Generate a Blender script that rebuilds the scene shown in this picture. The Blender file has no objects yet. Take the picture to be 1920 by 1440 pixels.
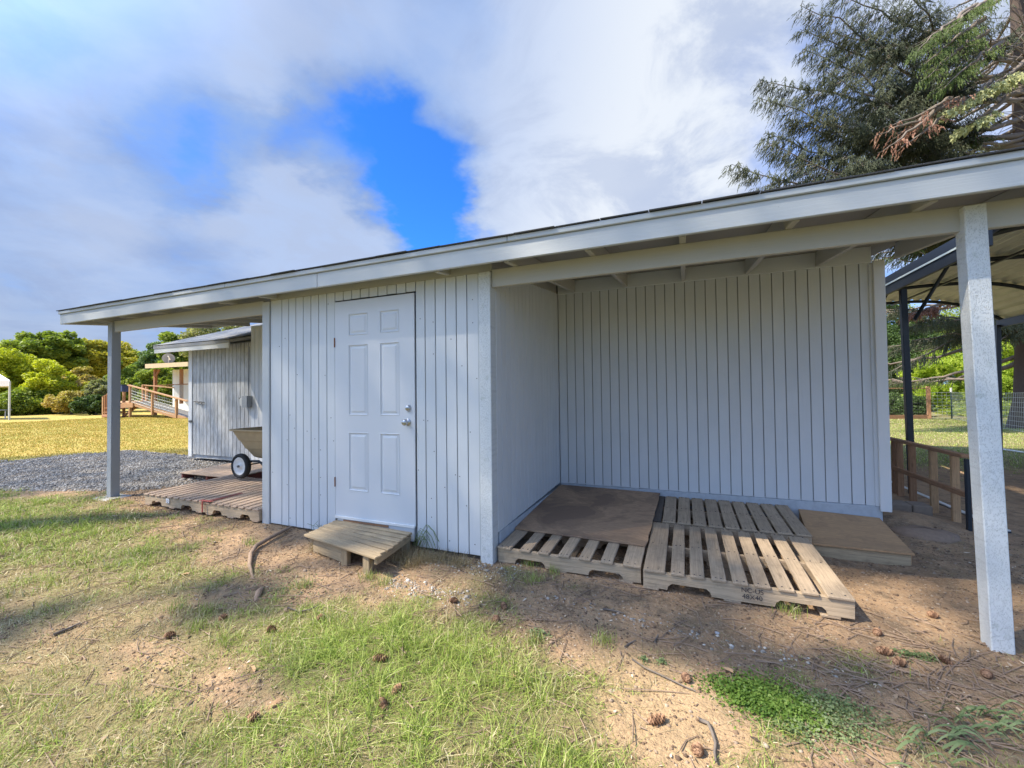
import bpy, math, random
import numpy as np
from mathutils import Matrix, Vector
random.seed(7); RNG=np.random.default_rng(11)
scene=bpy.context.scene
col=scene.collection
# ------------------------------------------------------------------ camera
CF,YAW,PITCH,ROLL=784.4,.39218,.020937,.0121
CAM=np.array([3.0767,-3.0406,1.1473])
_cy,_sy=math.cos(YAW),math.sin(YAW)
FWD=np.array([-_sy*math.cos(PITCH),_cy*math.cos(PITCH),math.sin(PITCH)])
_r=np.array([_cy,_sy,0.]); _u=np.cross(_r,FWD)
RGT=_r*math.cos(ROLL)-_u*math.sin(ROLL); UPV=_r*math.sin(ROLL)+_u*math.cos(ROLL)
cam=bpy.data.objects.new('camera',bpy.data.cameras.new('camera')); col.objects.link(cam)
cam.data.sensor_width=36; cam.data.lens=CF/1920*36; cam.data.clip_end=2000; cam.data.clip_start=.05
m=Matrix.Identity(4)
for i in range(3):
    m[i][0]=RGT[i]; m[i][1]=UPV[i]; m[i][2]=-FWD[i]; m[i][3]=CAM[i]
cam.matrix_world=m; scene.camera=cam
def ray(x,y): return (x-960)/CF*RGT-(y-720)/CF*UPV+FWD          # sight line of a photo point, for measuring
def at(ax,val,x,y):                                              # point of that line on the plane axis=val
    d=ray(x,y); return CAM+(val-CAM[ax])/d[ax]*d
def dep(x,y,d): return CAM+d*ray(x,y)
# ------------------------------------------------------------------ light
SUN_EL=math.radians(50); SAZ=np.array([-.80,-.60,0.]); SAZ/=np.linalg.norm(SAZ)
SUN=SAZ*math.cos(SUN_EL)+np.array([0,0,math.sin(SUN_EL)])
ld=bpy.data.lights.new('sun','SUN'); ld.energy=4.5; ld.angle=math.radians(.6); ld.color=(1,.90,.74)
lo=bpy.data.objects.new('sun',ld); col.objects.link(lo)
lo.rotation_euler=Vector(-SUN).to_track_quat('-Z','Y').to_euler()
vs=scene.view_settings; vs.view_transform='Standard'; vs.look='None'; vs.gamma=1; vs.exposure=.98
try: vs.use_curve_mapping=False
except Exception: pass
# ------------------------------------------------------------------ node helper
class NT:
    def __init__(s,nt): s.t=nt; s.n=nt.nodes; s.l=nt.links
    def a(s,ty,**k):
        n=s.n.new(ty)
        for kk,v in k.items(): setattr(n,kk,v)
        return n
    def set(s,sock,v):
        if hasattr(v,'is_output'): s.l.new(v,sock)
        elif v is not None: sock.default_value=v
    def math(s,op,a,b=None,c=None,clamp=False):
        n=s.a('ShaderNodeMath',operation=op,use_clamp=clamp); s.set(n.inputs[0],a)
        if b is not None: s.set(n.inputs[1],b)
        if c is not None: s.set(n.inputs[2],c)
        return n.outputs[0]
    def vm(s,op,a,b=None):
        n=s.a('ShaderNodeVectorMath',operation=op); s.set(n.inputs[0],a)
        if b is not None: s.set(n.inputs[1],b)
        return n.outputs['Value'] if op in('DOT_PRODUCT','LENGTH','DISTANCE') else n.outputs[0]
    def mix(s,f,a,b,bt='MIX'):
        n=s.a('ShaderNodeMix',data_type='RGBA',blend_type=bt); s.set(n.inputs[0],f); s.set(n.inputs[6],a); s.set(n.inputs[7],b); return n.outputs[2]
    def ramp(s,f,st,ip='LINEAR'):
        n=s.a('ShaderNodeValToRGB'); n.color_ramp.interpolation=ip; e=n.color_ramp.elements
        while len(e)<len(st): e.new(.5)
        for q,(p,c) in zip(e,st):
            q.position=p; q.color=c if len(c)==4 else (*c,1)
        s.set(n.inputs[0],f); return n.outputs[0]
    def mr(s,v,a,b,c=0,d=1,sm=True):
        n=s.a('ShaderNodeMapRange',interpolation_type='SMOOTHSTEP' if sm else 'LINEAR')
        for i,x in enumerate((v,a,b,c,d)): s.set(n.inputs[i],x)
        return n.outputs[0]
    def noise(s,vec,sc,det=4,ro=.55,dist=0,out=0):
        n=s.a('ShaderNodeTexNoise'); s.set(n.inputs['Vector'],vec); n.inputs['Scale'].default_value=sc
        n.inputs['Detail'].default_value=det; n.inputs['Roughness'].default_value=ro; n.inputs['Distortion'].default_value=dist
        return n.outputs[out]
    def vor(s,vec,sc,feat='F1',out='Distance'):
        n=s.a('ShaderNodeTexVoronoi',feature=feat); s.set(n.inputs['Vector'],vec); n.inputs['Scale'].default_value=sc; return n.outputs[out]
    def mp(s,vec,sc=(1,1,1),lc=(0,0,0),rt=(0,0,0)):
        n=s.a('ShaderNodeMapping'); s.set(n.inputs[0],vec); n.inputs['Scale'].default_value=sc; s.set(n.inputs['Location'],lc); n.inputs['Rotation'].default_value=rt; return n.outputs[0]
    def bump(s,h,st=.3,d=.01,nrm=None):
        n=s.a('ShaderNodeBump'); n.inputs['Strength'].default_value=st; n.inputs['Distance'].default_value=d; s.set(n.inputs['Height'],h)
        if nrm is not None: s.l.new(nrm,n.inputs['Normal'])
        return n.outputs[0]
C4=lambda c:(c[0],c[1],c[2],1)
# ------------------------------------------------------------------ world: Nishita sky and broken cloud
w=bpy.data.worlds.new('World'); scene.world=w; w.use_nodes=True
W=NT(w.node_tree); bg=w.node_tree.nodes['Background']
sky=W.a('ShaderNodeTexSky',sky_type='NISHITA',sun_disc=False); sky.sun_elevation=SUN_EL
sky.sun_rotation=math.atan2(SUN[0],SUN[1]); sky.air_density=1.0; sky.dust_density=.3; sky.ozone_density=2.5
D=W.a('ShaderNodeTexCoord').outputs['Generated']
sep=W.a('ShaderNodeSeparateXYZ'); W.l.new(D,sep.inputs[0])
zc=W.math('MAXIMUM',sep.outputs[2],0.0); den=W.math('ADD',zc,.22)
cb=W.a('ShaderNodeCombineXYZ'); W.set(cb.inputs[0],W.math('DIVIDE',sep.outputs[0],den)); W.set(cb.inputs[1],W.math('DIVIDE',sep.outputs[1],den)); cb.inputs[2].default_value=1.3
PV=cb.outputs[0]
wob=W.noise(PV,1.6,5,.55,0,1); DW=W.vm('ADD',D,W.vm('MULTIPLY',W.vm('SUBTRACT',wob,(.5,.5,.5)),(.17,.17,.17))); wob2=W.noise(PV,7,4,.6,0,1); DW=W.vm('ADD',DW,W.vm('MULTIPLY',W.vm('SUBTRACT',wob2,(.5,.5,.5)),(.10,.10,.10))); DW=W.vm('NORMALIZE',DW)
n1=W.noise(PV,1.15,5,.48,.35); n2=W.noise(PV,4.2,8,.6,.3); 
dens=W.math('ADD',W.math('MULTIPLY_ADD',n1,1.3,.02),W.math('MULTIPLY',n2,.62))
def dirn(x,y):
    d=ray(x,y); return tuple(d/np.linalg.norm(d))
holes=[(600,262,.07,.36),(665,290,.09,.46),(730,250,.06,.30),(740,340,.09,.52),(800,395,.08,.60),(850,450,.06,.5),(800,300,.07,.30),(370,285,.07,.45),(455,300,.06,.60),(530,295,.055,.60),(280,300,.06,.28),(590,300,.05,.5),(170,200,.10,.16),(60,120,.15,.10),(868,40,.06,.34),(930,290,.06,.26),(395,455,.06,.30),(1480,180,.08,.25),(1500,330,.06,.35),(1650,60,.07,.3),(760,160,.05,.2),(820,220,.05,.28)]
for (x,y,r,s) in holes:
    dt=W.vm('DOT_PRODUCT',DW,dirn(x,y)); dens=W.math('SUBTRACT',dens,W.math('MULTIPLY',W.mr(dt,math.cos(r*2.0),math.cos(r*.1)),s))
puffs=[(600,420,.15,.40),(380,380,.17,.35),(540,330,.10,.35),(1000,350,.13,.40),(1200,200,.3,.40),(970,130,.16,.35),(650,90,.17,.45),(560,345,.07,.3),(640,400,.09,.45),(720,450,.06,.4),(420,90,.25,.25),(100,480,.3,.35),(940,420,.08,.30),(720,470,.08,.3),(200,60,.2,.1)]
for (x,y,r,s) in puffs:
    dt=W.vm('DOT_PRODUCT',DW,dirn(x,y)); dens=W.math('ADD',dens,W.math('MULTIPLY',W.mr(dt,math.cos(r*1.7),math.cos(r*.3)),s))
cov=W.mr(dens,.30,1.34)
rt=W.vm('DOT_PRODUCT',D,dirn(1350,260)); bright=W.mr(rt,.66,.95)
lf=W.vm('DOT_PRODUCT',D,dirn(420,60)); dull=W.mr(lf,.72,.97)
up=W.mr(sep.outputs[2],.05,.75)
cc=W.mix(bright,(.225,.275,.365,1),(.43,.46,.505,1))
thick=W.noise(PV,3.2,8,.62,.5)
cc=W.mix(W.math('MULTIPLY',dull,.95),cc,(.15,.235,.43,1))
cc=W.mix(W.mr(thick,.40,.62,0,.60),cc,(.15,.205,.345,1))
cc=W.mix(W.mr(dens,1.05,1.9,0,.34),cc,(.42,.45,.50,1))
cc=W.mix(W.math('MULTIPLY',W.mr(sep.outputs[2],.22,.02),.35),cc,(.235,.28,.36,1))
sg=W.mr(W.vm('DOT_PRODUCT',D,tuple(SUN)),.50,1.0,0,1); sg=W.math('MULTIPLY_ADD',W.math('POWER',sg,2.0),5.0,1.0); cc=W.vm('MULTIPLY',cc,sg)   # clouds brighter towards the sun: glow added mostly out of view to lift shaded walls
tint=W.mix(1.0,sky.outputs[0],(.30,.95,1.9,1),'MULTIPLY')
skyc=W.vm('MULTIPLY',tint,(.078,.078,.078))
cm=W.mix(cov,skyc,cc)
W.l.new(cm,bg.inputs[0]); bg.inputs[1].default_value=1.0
# strength of the sky node itself is 0.10 (multiplied before the clouds are laid over it)

# ------------------------------------------------------------------ materials
MATS={}
def newmat(name):
    mt=bpy.data.materials.new(name); mt.use_nodes=True; t=NT(mt.node_tree); b=mt.node_tree.nodes['Principled BSDF']
    MATS[name]=mt; return mt,t,b
def objvec(t,seed=True):
    tc=t.a('ShaderNodeTexCoord').outputs['Object']
    if not seed: return tc
    r=t.a('ShaderNodeObjectInfo').outputs['Random']
    s=t.vm('MULTIPLY',(1,1,1),(1,1,1)); cb=t.a('ShaderNodeCombineXYZ')
    t.set(cb.inputs[0],t.math('MULTIPLY',r,37)); t.set(cb.inputs[1],t.math('MULTIPLY',r,91)); t.set(cb.inputs[2],t.math('MULTIPLY',r,53))
    return t.vm('ADD',tc,cb.outputs[0])
def paint(name,base,rough=.6,dirt=.25,grain=.12,var=.05,bstr=.25,streak=None):
    mt,t,b=newmat(name); v=objvec(t); rnd=t.a('ShaderNodeObjectInfo').outputs['Random']
    g=t.noise(t.mp(v,(1.2,28,28)),3,5,.6); f=t.noise(v,1.7,5,.6); sp=t.noise(v,55,3,.7)
    c=t.mix(t.mr(f,.35,.75,0,dirt),C4(base),C4([base[0]*.72,base[1]*.74,base[2]*.74]))
    c=t.mix(t.mr(g,.55,.8,0,grain),c,C4([x*.55 for x in base]))
    c=t.mix(t.math('MULTIPLY',rnd,var),c,C4([x*.6 for x in base]))
    c=t.mix(t.mr(sp,.70,.78,0,.5),c,C4([base[0]*.42,base[1]*.42,base[2]*.40]))
    if streak: 
        s=t.noise(t.mp(v,(2.2,16,16)),2.4,6,.72); s2=t.noise(v,2.1,4,.6)
        mm=t.math('MULTIPLY',t.mr(s,.38,.60),t.mr(s2,.26,.55))
        c=t.mix(t.math('MULTIPLY',mm,streak),c,(.23,.22,.205,1))
    t.l.new(c,b.inputs['Base Color']); b.inputs['Roughness'].default_value=max(rough,.72) if name!='door_paint' else .55; b.inputs['Specular IOR Level'].default_value=.3
    h=t.math('ADD',g,t.math('MULTIPLY',sp,.35)); t.l.new(t.bump(h,bstr,.006),b.inputs['Normal']); return mt
PB=(.69,.715,.73)
paint('siding_paint',PB,.55,.22,.14,.07)
paint('trim_paint',(.56,.58,.58),.5,.2,.12,.04)
paint('beam_paint',(.52,.505,.45),.6,.2,.2,.05)
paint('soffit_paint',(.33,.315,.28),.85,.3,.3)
paint('groove_shade',(.30,.30,.30),.8)  # siding backing, groove shade darkened into its colour
paint('door_paint',(.68,.70,.72),.38,.10,.02,0,.06)
paint('white_trim',(.78,.78,.76),.5,.15,.06)
paint('old_siding',(.62,.63,.63),.8,.3,.25,.15,.5,streak=.6)
paint('dark_post',(.36,.38,.40),.55,.3,.15)
paint('house_wall',(.72,.74,.76),.6,.1,.05)
paint('weather_fascia',(.72,.71,.66),.6,.2,.1)
# incised pressure treated posts, painted
mt,t,b=newmat('incised_paint'); v=objvec(t,False)
vv=t.mp(v,(85,200,200)); q=t.vor(vv,1.0); ms=t.mr(q,.42,.22); blot=t.noise(v,3.5,5,.6)
c=t.mix(t.mr(blot,.35,.72,0,.35),(.72,.745,.74,1),(.56,.59,.59,1)); c=t.mix(t.math('MULTIPLY',ms,.14),c,(.26,.29,.29,1))
gm=t.mr(t.noise(v,9,4,.6),.62,.75,0,.35); c=t.mix(gm,c,(.30,.36,.26,1))
gr_=t.noise(t.mp(v,(22,22,1.2)),2,5,.6); c=t.mix(t.mr(gr_,.5,.75,0,.35),c,(.36,.38,.37,1)); t.l.new(c,b.inputs['Base Color']); b.inputs['Roughness'].default_value=.75; t.l.new(t.bump(t.math('MULTIPLY',ms,-1),.7,.004),b.inputs['Normal'])
def wood(name,c1,c2,rough=.85,grain=1.0,stain=.3,var=.35,sc=1.0,bs=.5,staincol=(.05,.04,.035)):
    mt,t,b=newmat(name); v=objvec(t); rnd=t.a('ShaderNodeObjectInfo').outputs['Random']
    g=t.noise(t.mp(v,(1.1*sc,30*sc,30*sc)),2.4,7,.65,.4); g2=t.noise(t.mp(v,(3,90,90)),2,4,.7)
    c=t.mix(t.mr(g,.3,.7),C4(c1),C4(c2)); c=t.mix(t.mr(g2,.46,.70,0,.75*grain),c,C4([x*.45 for x in c1]))
    bl=t.noise(v,2.6,5,.62); c=t.mix(t.mr(bl,.5,.75,0,stain),c,C4(staincol))
    kn=t.vor(t.mp(v,(3.2,9,9)),1.0); c=t.mix(t.mr(kn,.12,.05,0,.6),c,C4([x*.3 for x in c1]))
    gm=t.noise(v,11,6,.7); c=t.mix(t.mr(gm,.50,.72,0,.55),c,C4([x*.42 for x in c1]))
    c=t.mix(t.math('MULTIPLY',rnd,var),c,C4([x*.62 for x in c2]))
    t.l.new(c,b.inputs['Base Color']); b.inputs['Roughness'].default_value=rough
    t.l.new(t.bump(t.math('ADD',g,g2),bs,.004),b.inputs['Normal']); return mt
wood('pallet_wood',(.56,.43,.29),(.42,.315,.215))
wood('pallet_pale',(.60,.465,.31),(.46,.35,.235),stain=.2,var=.25)
wood('pallet_red',(.47,.33,.235),(.58,.44,.32),stain=.15,var=.5,staincol=(.18,.08,.06))
wood('red_stain_wood',(.26,.08,.06),(.20,.07,.06),stain=.4)
wood('dark_board',(.15,.12,.095),(.10,.085,.07),stain=.4)
wood('step_wood',(.52,.40,.245),(.38,.29,.18),stain=.35,var=.5)
wood('cedar',(.42,.20,.09),(.33,.15,.07),stain=.2,var=.4)
wood('rail_wood',(.52,.29,.15),(.38,.20,.105),stain=.35,var=.5)
wood('rail_pale',(.60,.38,.20),(.48,.29,.15),stain=.2,var=.3)
wood('ramp_wood',(.55,.33,.17),(.44,.24,.12),stain=.15,var=.4)
wood('old_gray_wood',(.26,.24,.21),(.17,.16,.14),stain=.3)
# plywood
def plymat(name,c1,c2,dark,amt,lo=.42):
    mt,t,b=newmat(name); v=objvec(t)
    cath=t.noise(t.mp(v,(1.2,4.5,1)),1.9,4,.5,1.6); wv=t.math('FRACT',t.math('MULTIPLY',cath,9)); wv=t.math('ABSOLUTE',t.math('SUBTRACT',wv,.5))
    g=t.noise(t.mp(v,(2,70,70)),2,5,.65); c=t.mix(t.mr(wv,.05,.45,0,.8),C4(c1),C4(c2)); c=t.mix(t.mr(g,.45,.75,0,.5),c,C4([x*.5 for x in c1]))
    s=t.noise(v,1.5,6,.62,.7); c=t.mix(t.mr(s,lo,lo+.10,0,amt),c,C4(dark))
    rim=t.math('MULTIPLY',t.mr(s,lo-.03,lo+.01),t.mr(s,lo+.06,lo+.01)); c=t.mix(t.math('MULTIPLY',rim,.35*amt),c,(.10,.07,.05,1))
    fl=t.noise(v,75,2,.5); c=t.mix(t.mr(fl,.73,.77,0,.6),c,(.55,.5,.42,1))
    t.l.new(c,b.inputs['Base Color']); b.inputs['Roughness'].default_value=.8; t.l.new(t.bump(t.math('ADD',g,s),.35,.003),b.inputs['Normal'])
plymat('plywood_stained',(.47,.31,.19),(.36,.23,.14),(.21,.14,.095),.85,.47)
plymat('plywood_tan',(.56,.34,.17),(.46,.28,.14),(.34,.21,.115),.5,.56)
def simple(name,c,rough=.6,metal=0,bs=0,bsc=30,var=0):
    mt,t,b=newmat(name); v=objvec(t); n=t.noise(v,bsc,5,.6)
    cc=t.mix(t.mr(n,.35,.7,0,.35),C4(c),C4([x*.62 for x in c]))
    t.l.new(cc,b.inputs['Base Color']); b.inputs['Roughness'].default_value=rough; b.inputs['Metallic'].default_value=metal
    if bs: t.l.new(t.bump(n,bs,.01),b.inputs['Normal'])
    return mt
simple('concrete',(.40,.385,.36),.9,0,.6,22); simple('concrete_painted',(.50,.54,.58),.8,0,.5,18); simple('block_concrete',(.27,.215,.165),.95,0,.6,30)
simple('black_rubber',(.018,.018,.02),.75,0,.3,60); simple('white_rim',(.78,.78,.76),.4); simple('dark_metal',(.030,.038,.050),.45,.3); simple('steel',(.55,.55,.55),.28,1); simple('hardware',(.16,.15,.14),.6,.5)
simple('tub_plastic',(.46,.345,.195),.55,0,.1,9); simple('shingle_dark',(.085,.082,.08),.95,0,.8,90); simple('shingle_light',(.36,.355,.34),.95,0,.8,60)
simple('bark',(.085,.062,.05),.95,0,1,14); simple('bark_gray',(.20,.165,.135),.95,0,1,20); simple('root_bark',(.30,.21,.145),.9,0,.8,30)
simple('tent_fabric',(.78,.74,.78),.7); simple('tent_leg',(.62,.64,.66),.5); simple('tan_roof',(.62,.49,.32),.9,0,.5,20); simple('dish_gray',(.30,.31,.33),.5)
simple('navy_plastic',(.03,.05,.14),.5); simple('box_gray',(.33,.35,.37),.5); simple('box_white',(.62,.62,.60),.5); simple('fence_green',(.03,.06,.05),.6); simple('wire',(.66,.68,.64),.4,.6); simple('wire_dark',(.12,.12,.11),.5,.5)
simple('sticker',(.82,.82,.84),.5); simple('ink',(.05,.045,.05),.8); simple('black',(.02,.02,.02),.8); simple('chair_orange',(.62,.32,.13),.7); simple('pipe',(.7,.7,.68),.4); simple('rust',(.28,.12,.06),.8,.3); simple('red_paint',(.38,.09,.07),.7)
simple('stone_gray',(.40,.40,.41),.9,0,.6,40); simple('dry_leaf',(.42,.27,.15),.9); simple('white_roof',(.74,.72,.72),.7)
# pinecone
mt,t,b=newmat('pinecone'); g=t.a('ShaderNodeNewGeometry').outputs['Random Per Island']; t.l.new(t.mix(g,(.10,.045,.022,1),(.40,.23,.13,1)),b.inputs['Base Color']); b.inputs['Roughness'].default_value=.8
# corrugated carport sheet, translucent cream from below
mt,t,b=newmat('cream_sheet'); v=objvec(t,False); n=t.noise(v,2.0,5,.6); n2=t.noise(v,14,4,.6)
t.l.new(t.mix(t.mr(n,.4,.7,0,.5),(.52,.55,.46,1),(.36,.39,.33,1)),b.inputs['Base Color']); b.inputs['Roughness'].default_value=.45
t.l.new(t.bump(n2,.1,.01),b.inputs['Normal'])
# foliage
def leafmat(name,cols,trans=.35,rough=.55,attr=None,pscale=.6):
    mt,t,b=newmat(name); g=t.a('ShaderNodeNewGeometry'); r=g.outputs['Random Per Island']; 
    pn=t.noise(g.outputs['Position'],pscale,3,.5)
    f=t.math('ADD',t.math('MULTIPLY',r,.55),t.math('MULTIPLY_ADD',pn,1.3,-.42),clamp=True)
    st=[(i/(len(cols)-1),c) for i,c in enumerate(cols)]
    c=t.ramp(f,st); t.l.new(c,b.inputs['Base Color']); b.inputs['Roughness'].default_value=rough; b.inputs['Specular IOR Level'].default_value=.3
    tr=t.a('ShaderNodeBsdfTranslucent'); t.l.new(t.mix(1.0,c,(1.25,1.35,.6,1),'MULTIPLY'),tr.inputs[0])
    mx=t.a('ShaderNodeMixShader'); mx.inputs[0].default_value=trans; t.l.new(b.outputs[0],mx.inputs[1]); t.l.new(tr.outputs[0],mx.inputs[2])
    t.l.new(mx.outputs[0],mt.node_tree.nodes['Material Output'].inputs[0])
leafmat('leaf_yellowgreen',[(.26,.32,.03),(.46,.49,.04),(.64,.62,.08)],.35)
leafmat('leaf_gold',[(.26,.26,.03),(.46,.42,.05),(.60,.50,.12)],.3)
leafmat('leaf_pinkish',[(.28,.28,.05),(.50,.42,.12),(.64,.46,.26)],.3)
leafmat('leaf_mid',[(.12,.18,.035),(.25,.32,.055),(.40,.44,.09)],.35)
leafmat('leaf_deep',[(.035,.065,.022),(.07,.12,.035),(.13,.19,.055)],.25)
leafmat('leaf_blue',[(.08,.15,.06),(.18,.27,.10),(.30,.38,.16)],.2)
leafmat('leaf_lime',[(.16,.24,.03),(.36,.46,.06),(.56,.60,.12)],.5)
leafmat('leaf_silver',[(.12,.16,.08),(.25,.27,.13),(.40,.38,.22)],.35)
leafmat('needle',[(.028,.042,.026),(.065,.08,.048),(.14,.15,.09)],.15,.7)
leafmat('needle_green',[(.035,.055,.015),(.08,.12,.03),(.16,.21,.06)],.2,.7)
leafmat('needle_dead',[(.13,.06,.04),(.26,.13,.09),(.40,.25,.17)],.15,.8)
leafmat('lichen',[(.30,.32,.16),(.42,.44,.22),(.5,.5,.28)],.2,.9)
leafmat('clover',[(.07,.14,.03),(.15,.25,.045),(.30,.40,.09)],.35,.5,pscale=4)
leafmat('weed',[(.10,.15,.06),(.20,.26,.11),(.34,.40,.20)],.3,.6,pscale=4)
leafmat('straw',[(.22,.16,.09),(.36,.28,.16),(.50,.42,.27)],.2,.8,pscale=3)
# grass blades: attribute "green" chooses between straw and living green
mt,t,b=newmat('grass_blade'); g=t.a('ShaderNodeNewGeometry'); r=g.outputs['Random Per Island']
at_=t.a('ShaderNodeAttribute',attribute_name='green').outputs['Fac']
dry=t.ramp(r,[(0,(.38,.30,.15)),(.5,(.58,.49,.27)),(1,(.72,.64,.42))]); liv=t.ramp(r,[(0,(.18,.27,.045)),(.5,(.33,.43,.08)),(1,(.50,.57,.18))])
c=t.mix(t.mr(t.math('ADD',at_,t.math('MULTIPLY_ADD',t.math('FRACT',t.math('MULTIPLY',r,7.31)),.9,-.45)),.34,.60),dry,liv); t.l.new(c,b.inputs['Base Color']); b.inputs['Roughness'].default_value=.6; b.inputs['Specular IOR Level'].default_value=.25
tr=t.a('ShaderNodeBsdfTranslucent'); t.l.new(c,tr.inputs[0]); mx=t.a('ShaderNodeMixShader'); mx.inputs[0].default_value=.3
t.l.new(b.outputs[0],mx.inputs[1]); t.l.new(tr.outputs[0],mx.inputs[2]); t.l.new(mx.outputs[0],mt.node_tree.nodes['Material Output'].inputs[0])
mt2=mt.copy(); mt2.name='gold_blade'; MATS['gold_blade']=mt2
for nn in mt2.node_tree.nodes:
    if nn.bl_idname=='ShaderNodeValToRGB':
        e=nn.color_ramp.elements
        if e[0].color[0]>e[0].color[1]: cs_=[(.38,.27,.07),(.55,.41,.11),(.68,.54,.18)]
        else: cs_=[(.24,.26,.04),(.38,.37,.07),(.52,.48,.12)]
        for k_,q_ in enumerate(cs_): e[k_].color=(*q_,1)
# ground: attributes cover (grass), green, gravel, gold choose what lies on it
mt,t,b=newmat('ground'); P=t.a('ShaderNodeNewGeometry').outputs['Position']
cov_=t.a('ShaderNodeAttribute',attribute_name='cover').outputs['Fac']; gr=t.a('ShaderNodeAttribute',attribute_name='green').outputs['Fac']; gv=t.a('ShaderNodeAttribute',attribute_name='gravel').outputs['Fac']; gd=t.a('ShaderNodeAttribute',attribute_name='gold').outputs['Fac']; sd=t.a('ShaderNodeAttribute',attribute_name='sand').outputs['Fac']
a1=t.noise(P,.9,6,.6); a2=t.noise(P,7,6,.65); a3=t.noise(P,42,5,.7); a4=t.noise(P,160,3,.7)
dirt=t.mix(t.mr(a1,.35,.65),(.47,.31,.18,1),(.345,.228,.135,1)); dirt=t.mix(t.mr(a2,.44,.66,0,.85),dirt,(.20,.145,.095,1))
dirt=t.mix(t.mr(a3,.50,.68,0,.65),dirt,(.52,.39,.26,1)); dirt=t.mix(t.mr(a4,.55,.75,0,.45),dirt,(.07,.05,.035,1))
sand=t.mix(t.mr(a2,.35,.7),(.52,.365,.205,1),(.39,.27,.155,1)); sand=t.mix(t.mr(a4,.5,.75,0,.5),sand,(.20,.13,.08,1))
dirt=t.mix(t.mr(t.math('ADD',sd,t.math('MULTIPLY_ADD',a2,.6,-.3)),.3,.7),dirt,sand)
gs=t.mix(gr,(.36,.28,.15,1),(.16,.17,.055,1)); gs=t.mix(t.mr(a3,.4,.7,0,.6),gs,(.16,.12,.07,1))
c=t.mix(t.mr(t.math('ADD',cov_,t.math('MULTIPLY_ADD',a3,.7,-.35)),.25,.75),dirt,gs)
lawn1=t.mix(t.mr(t.noise(t.mp(P,(1,3.2,1)),.55,5,.6),.40,.62),(.50,.37,.10,1),(.40,.36,.09,1)); lawn1=t.mix(t.mr(a2,.35,.7,0,.5),lawn1,(.56,.42,.15,1)); lawn1=t.mix(t.mr(a3,.45,.7,0,.45),lawn1,(.24,.20,.05,1))
c=t.mix(t.mr(t.math('ADD',gd,t.math('MULTIPLY_ADD',a2,.6,-.3)),.35,.65),c,lawn1)
vg=t.a('ShaderNodeTexVoronoi',feature='F1'); t.l.new(P,vg.inputs['Vector']); vg.inputs['Scale'].default_value=34
gcol=t.a('ShaderNodeSeparateColor'); t.l.new(vg.outputs['Color'],gcol.inputs[0])
grv=t.ramp(gcol.outputs[0],[(0,(.13,.12,.11)),(.4,(.38,.35,.31)),(.75,(.50,.465,.41)),(1,(.62,.58,.52))]); grv=t.mix(t.mr(vg.outputs['Distance'],.35,.6,0,.8),grv,(.08,.06,.045,1))
grv=t.mix(t.mr(t.noise(P,2.2,5,.6),.48,.66,0,.75),grv,(.22,.165,.11,1))
gf=t.mr(t.math('ADD',gv,t.math('MULTIPLY_ADD',a2,.7,-.35)),.35,.6); c=t.mix(gf,c,grv)
t.l.new(c,b.inputs['Base Color']); b.inputs['Roughness'].default_value=.95; b.inputs['Specular IOR Level'].default_value=.2
h=t.math('ADD',t.math('MULTIPLY',a2,1.0),t.math('MULTIPLY',a3,.55)); h=t.math('ADD',h,t.math('MULTIPLY',t.math('MULTIPLY',vg.outputs['Distance'],gf),-.7)); t.l.new(t.bump(h,.9,.035),b.inputs['Normal'])

# ------------------------------------------------------------------ object helpers
WM={}
def reg(o,M,parent=None):
    col.objects.link(o); WM[o.name]=M
    if parent is not None:
        o.parent=parent; o.matrix_local=WM[parent.name].inverted()@M
    else: o.matrix_world=M
    return o
def tag(o,label=None,cat=None,group=None,kind=None):
    if label: o['label']=label
    if cat: o['category']=cat
    if group: o['group']=group
    if kind: o['kind']=kind
    return o
def thing(name,loc,label,cat,group=None,rz=0):
    o=bpy.data.objects.new(name,None); o.empty_display_size=.1
    reg(o,Matrix.Translation(Vector([float(a) for a in loc]))@Matrix.Rotation(rz,4,'Z')); return tag(o,label,cat,group)
def fr(origin,x,z):                      # frame from long axis and surface normal
    x=Vector(x).normalized(); z=Vector(z); z=(z-x*z.dot(x)).normalized(); y=z.cross(x)
    M=Matrix.Identity(4)
    for i in range(3): M[i][0]=x[i];M[i][1]=y[i];M[i][2]=z[i];M[i][3]=origin[i]
    return M
BC={}
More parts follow.
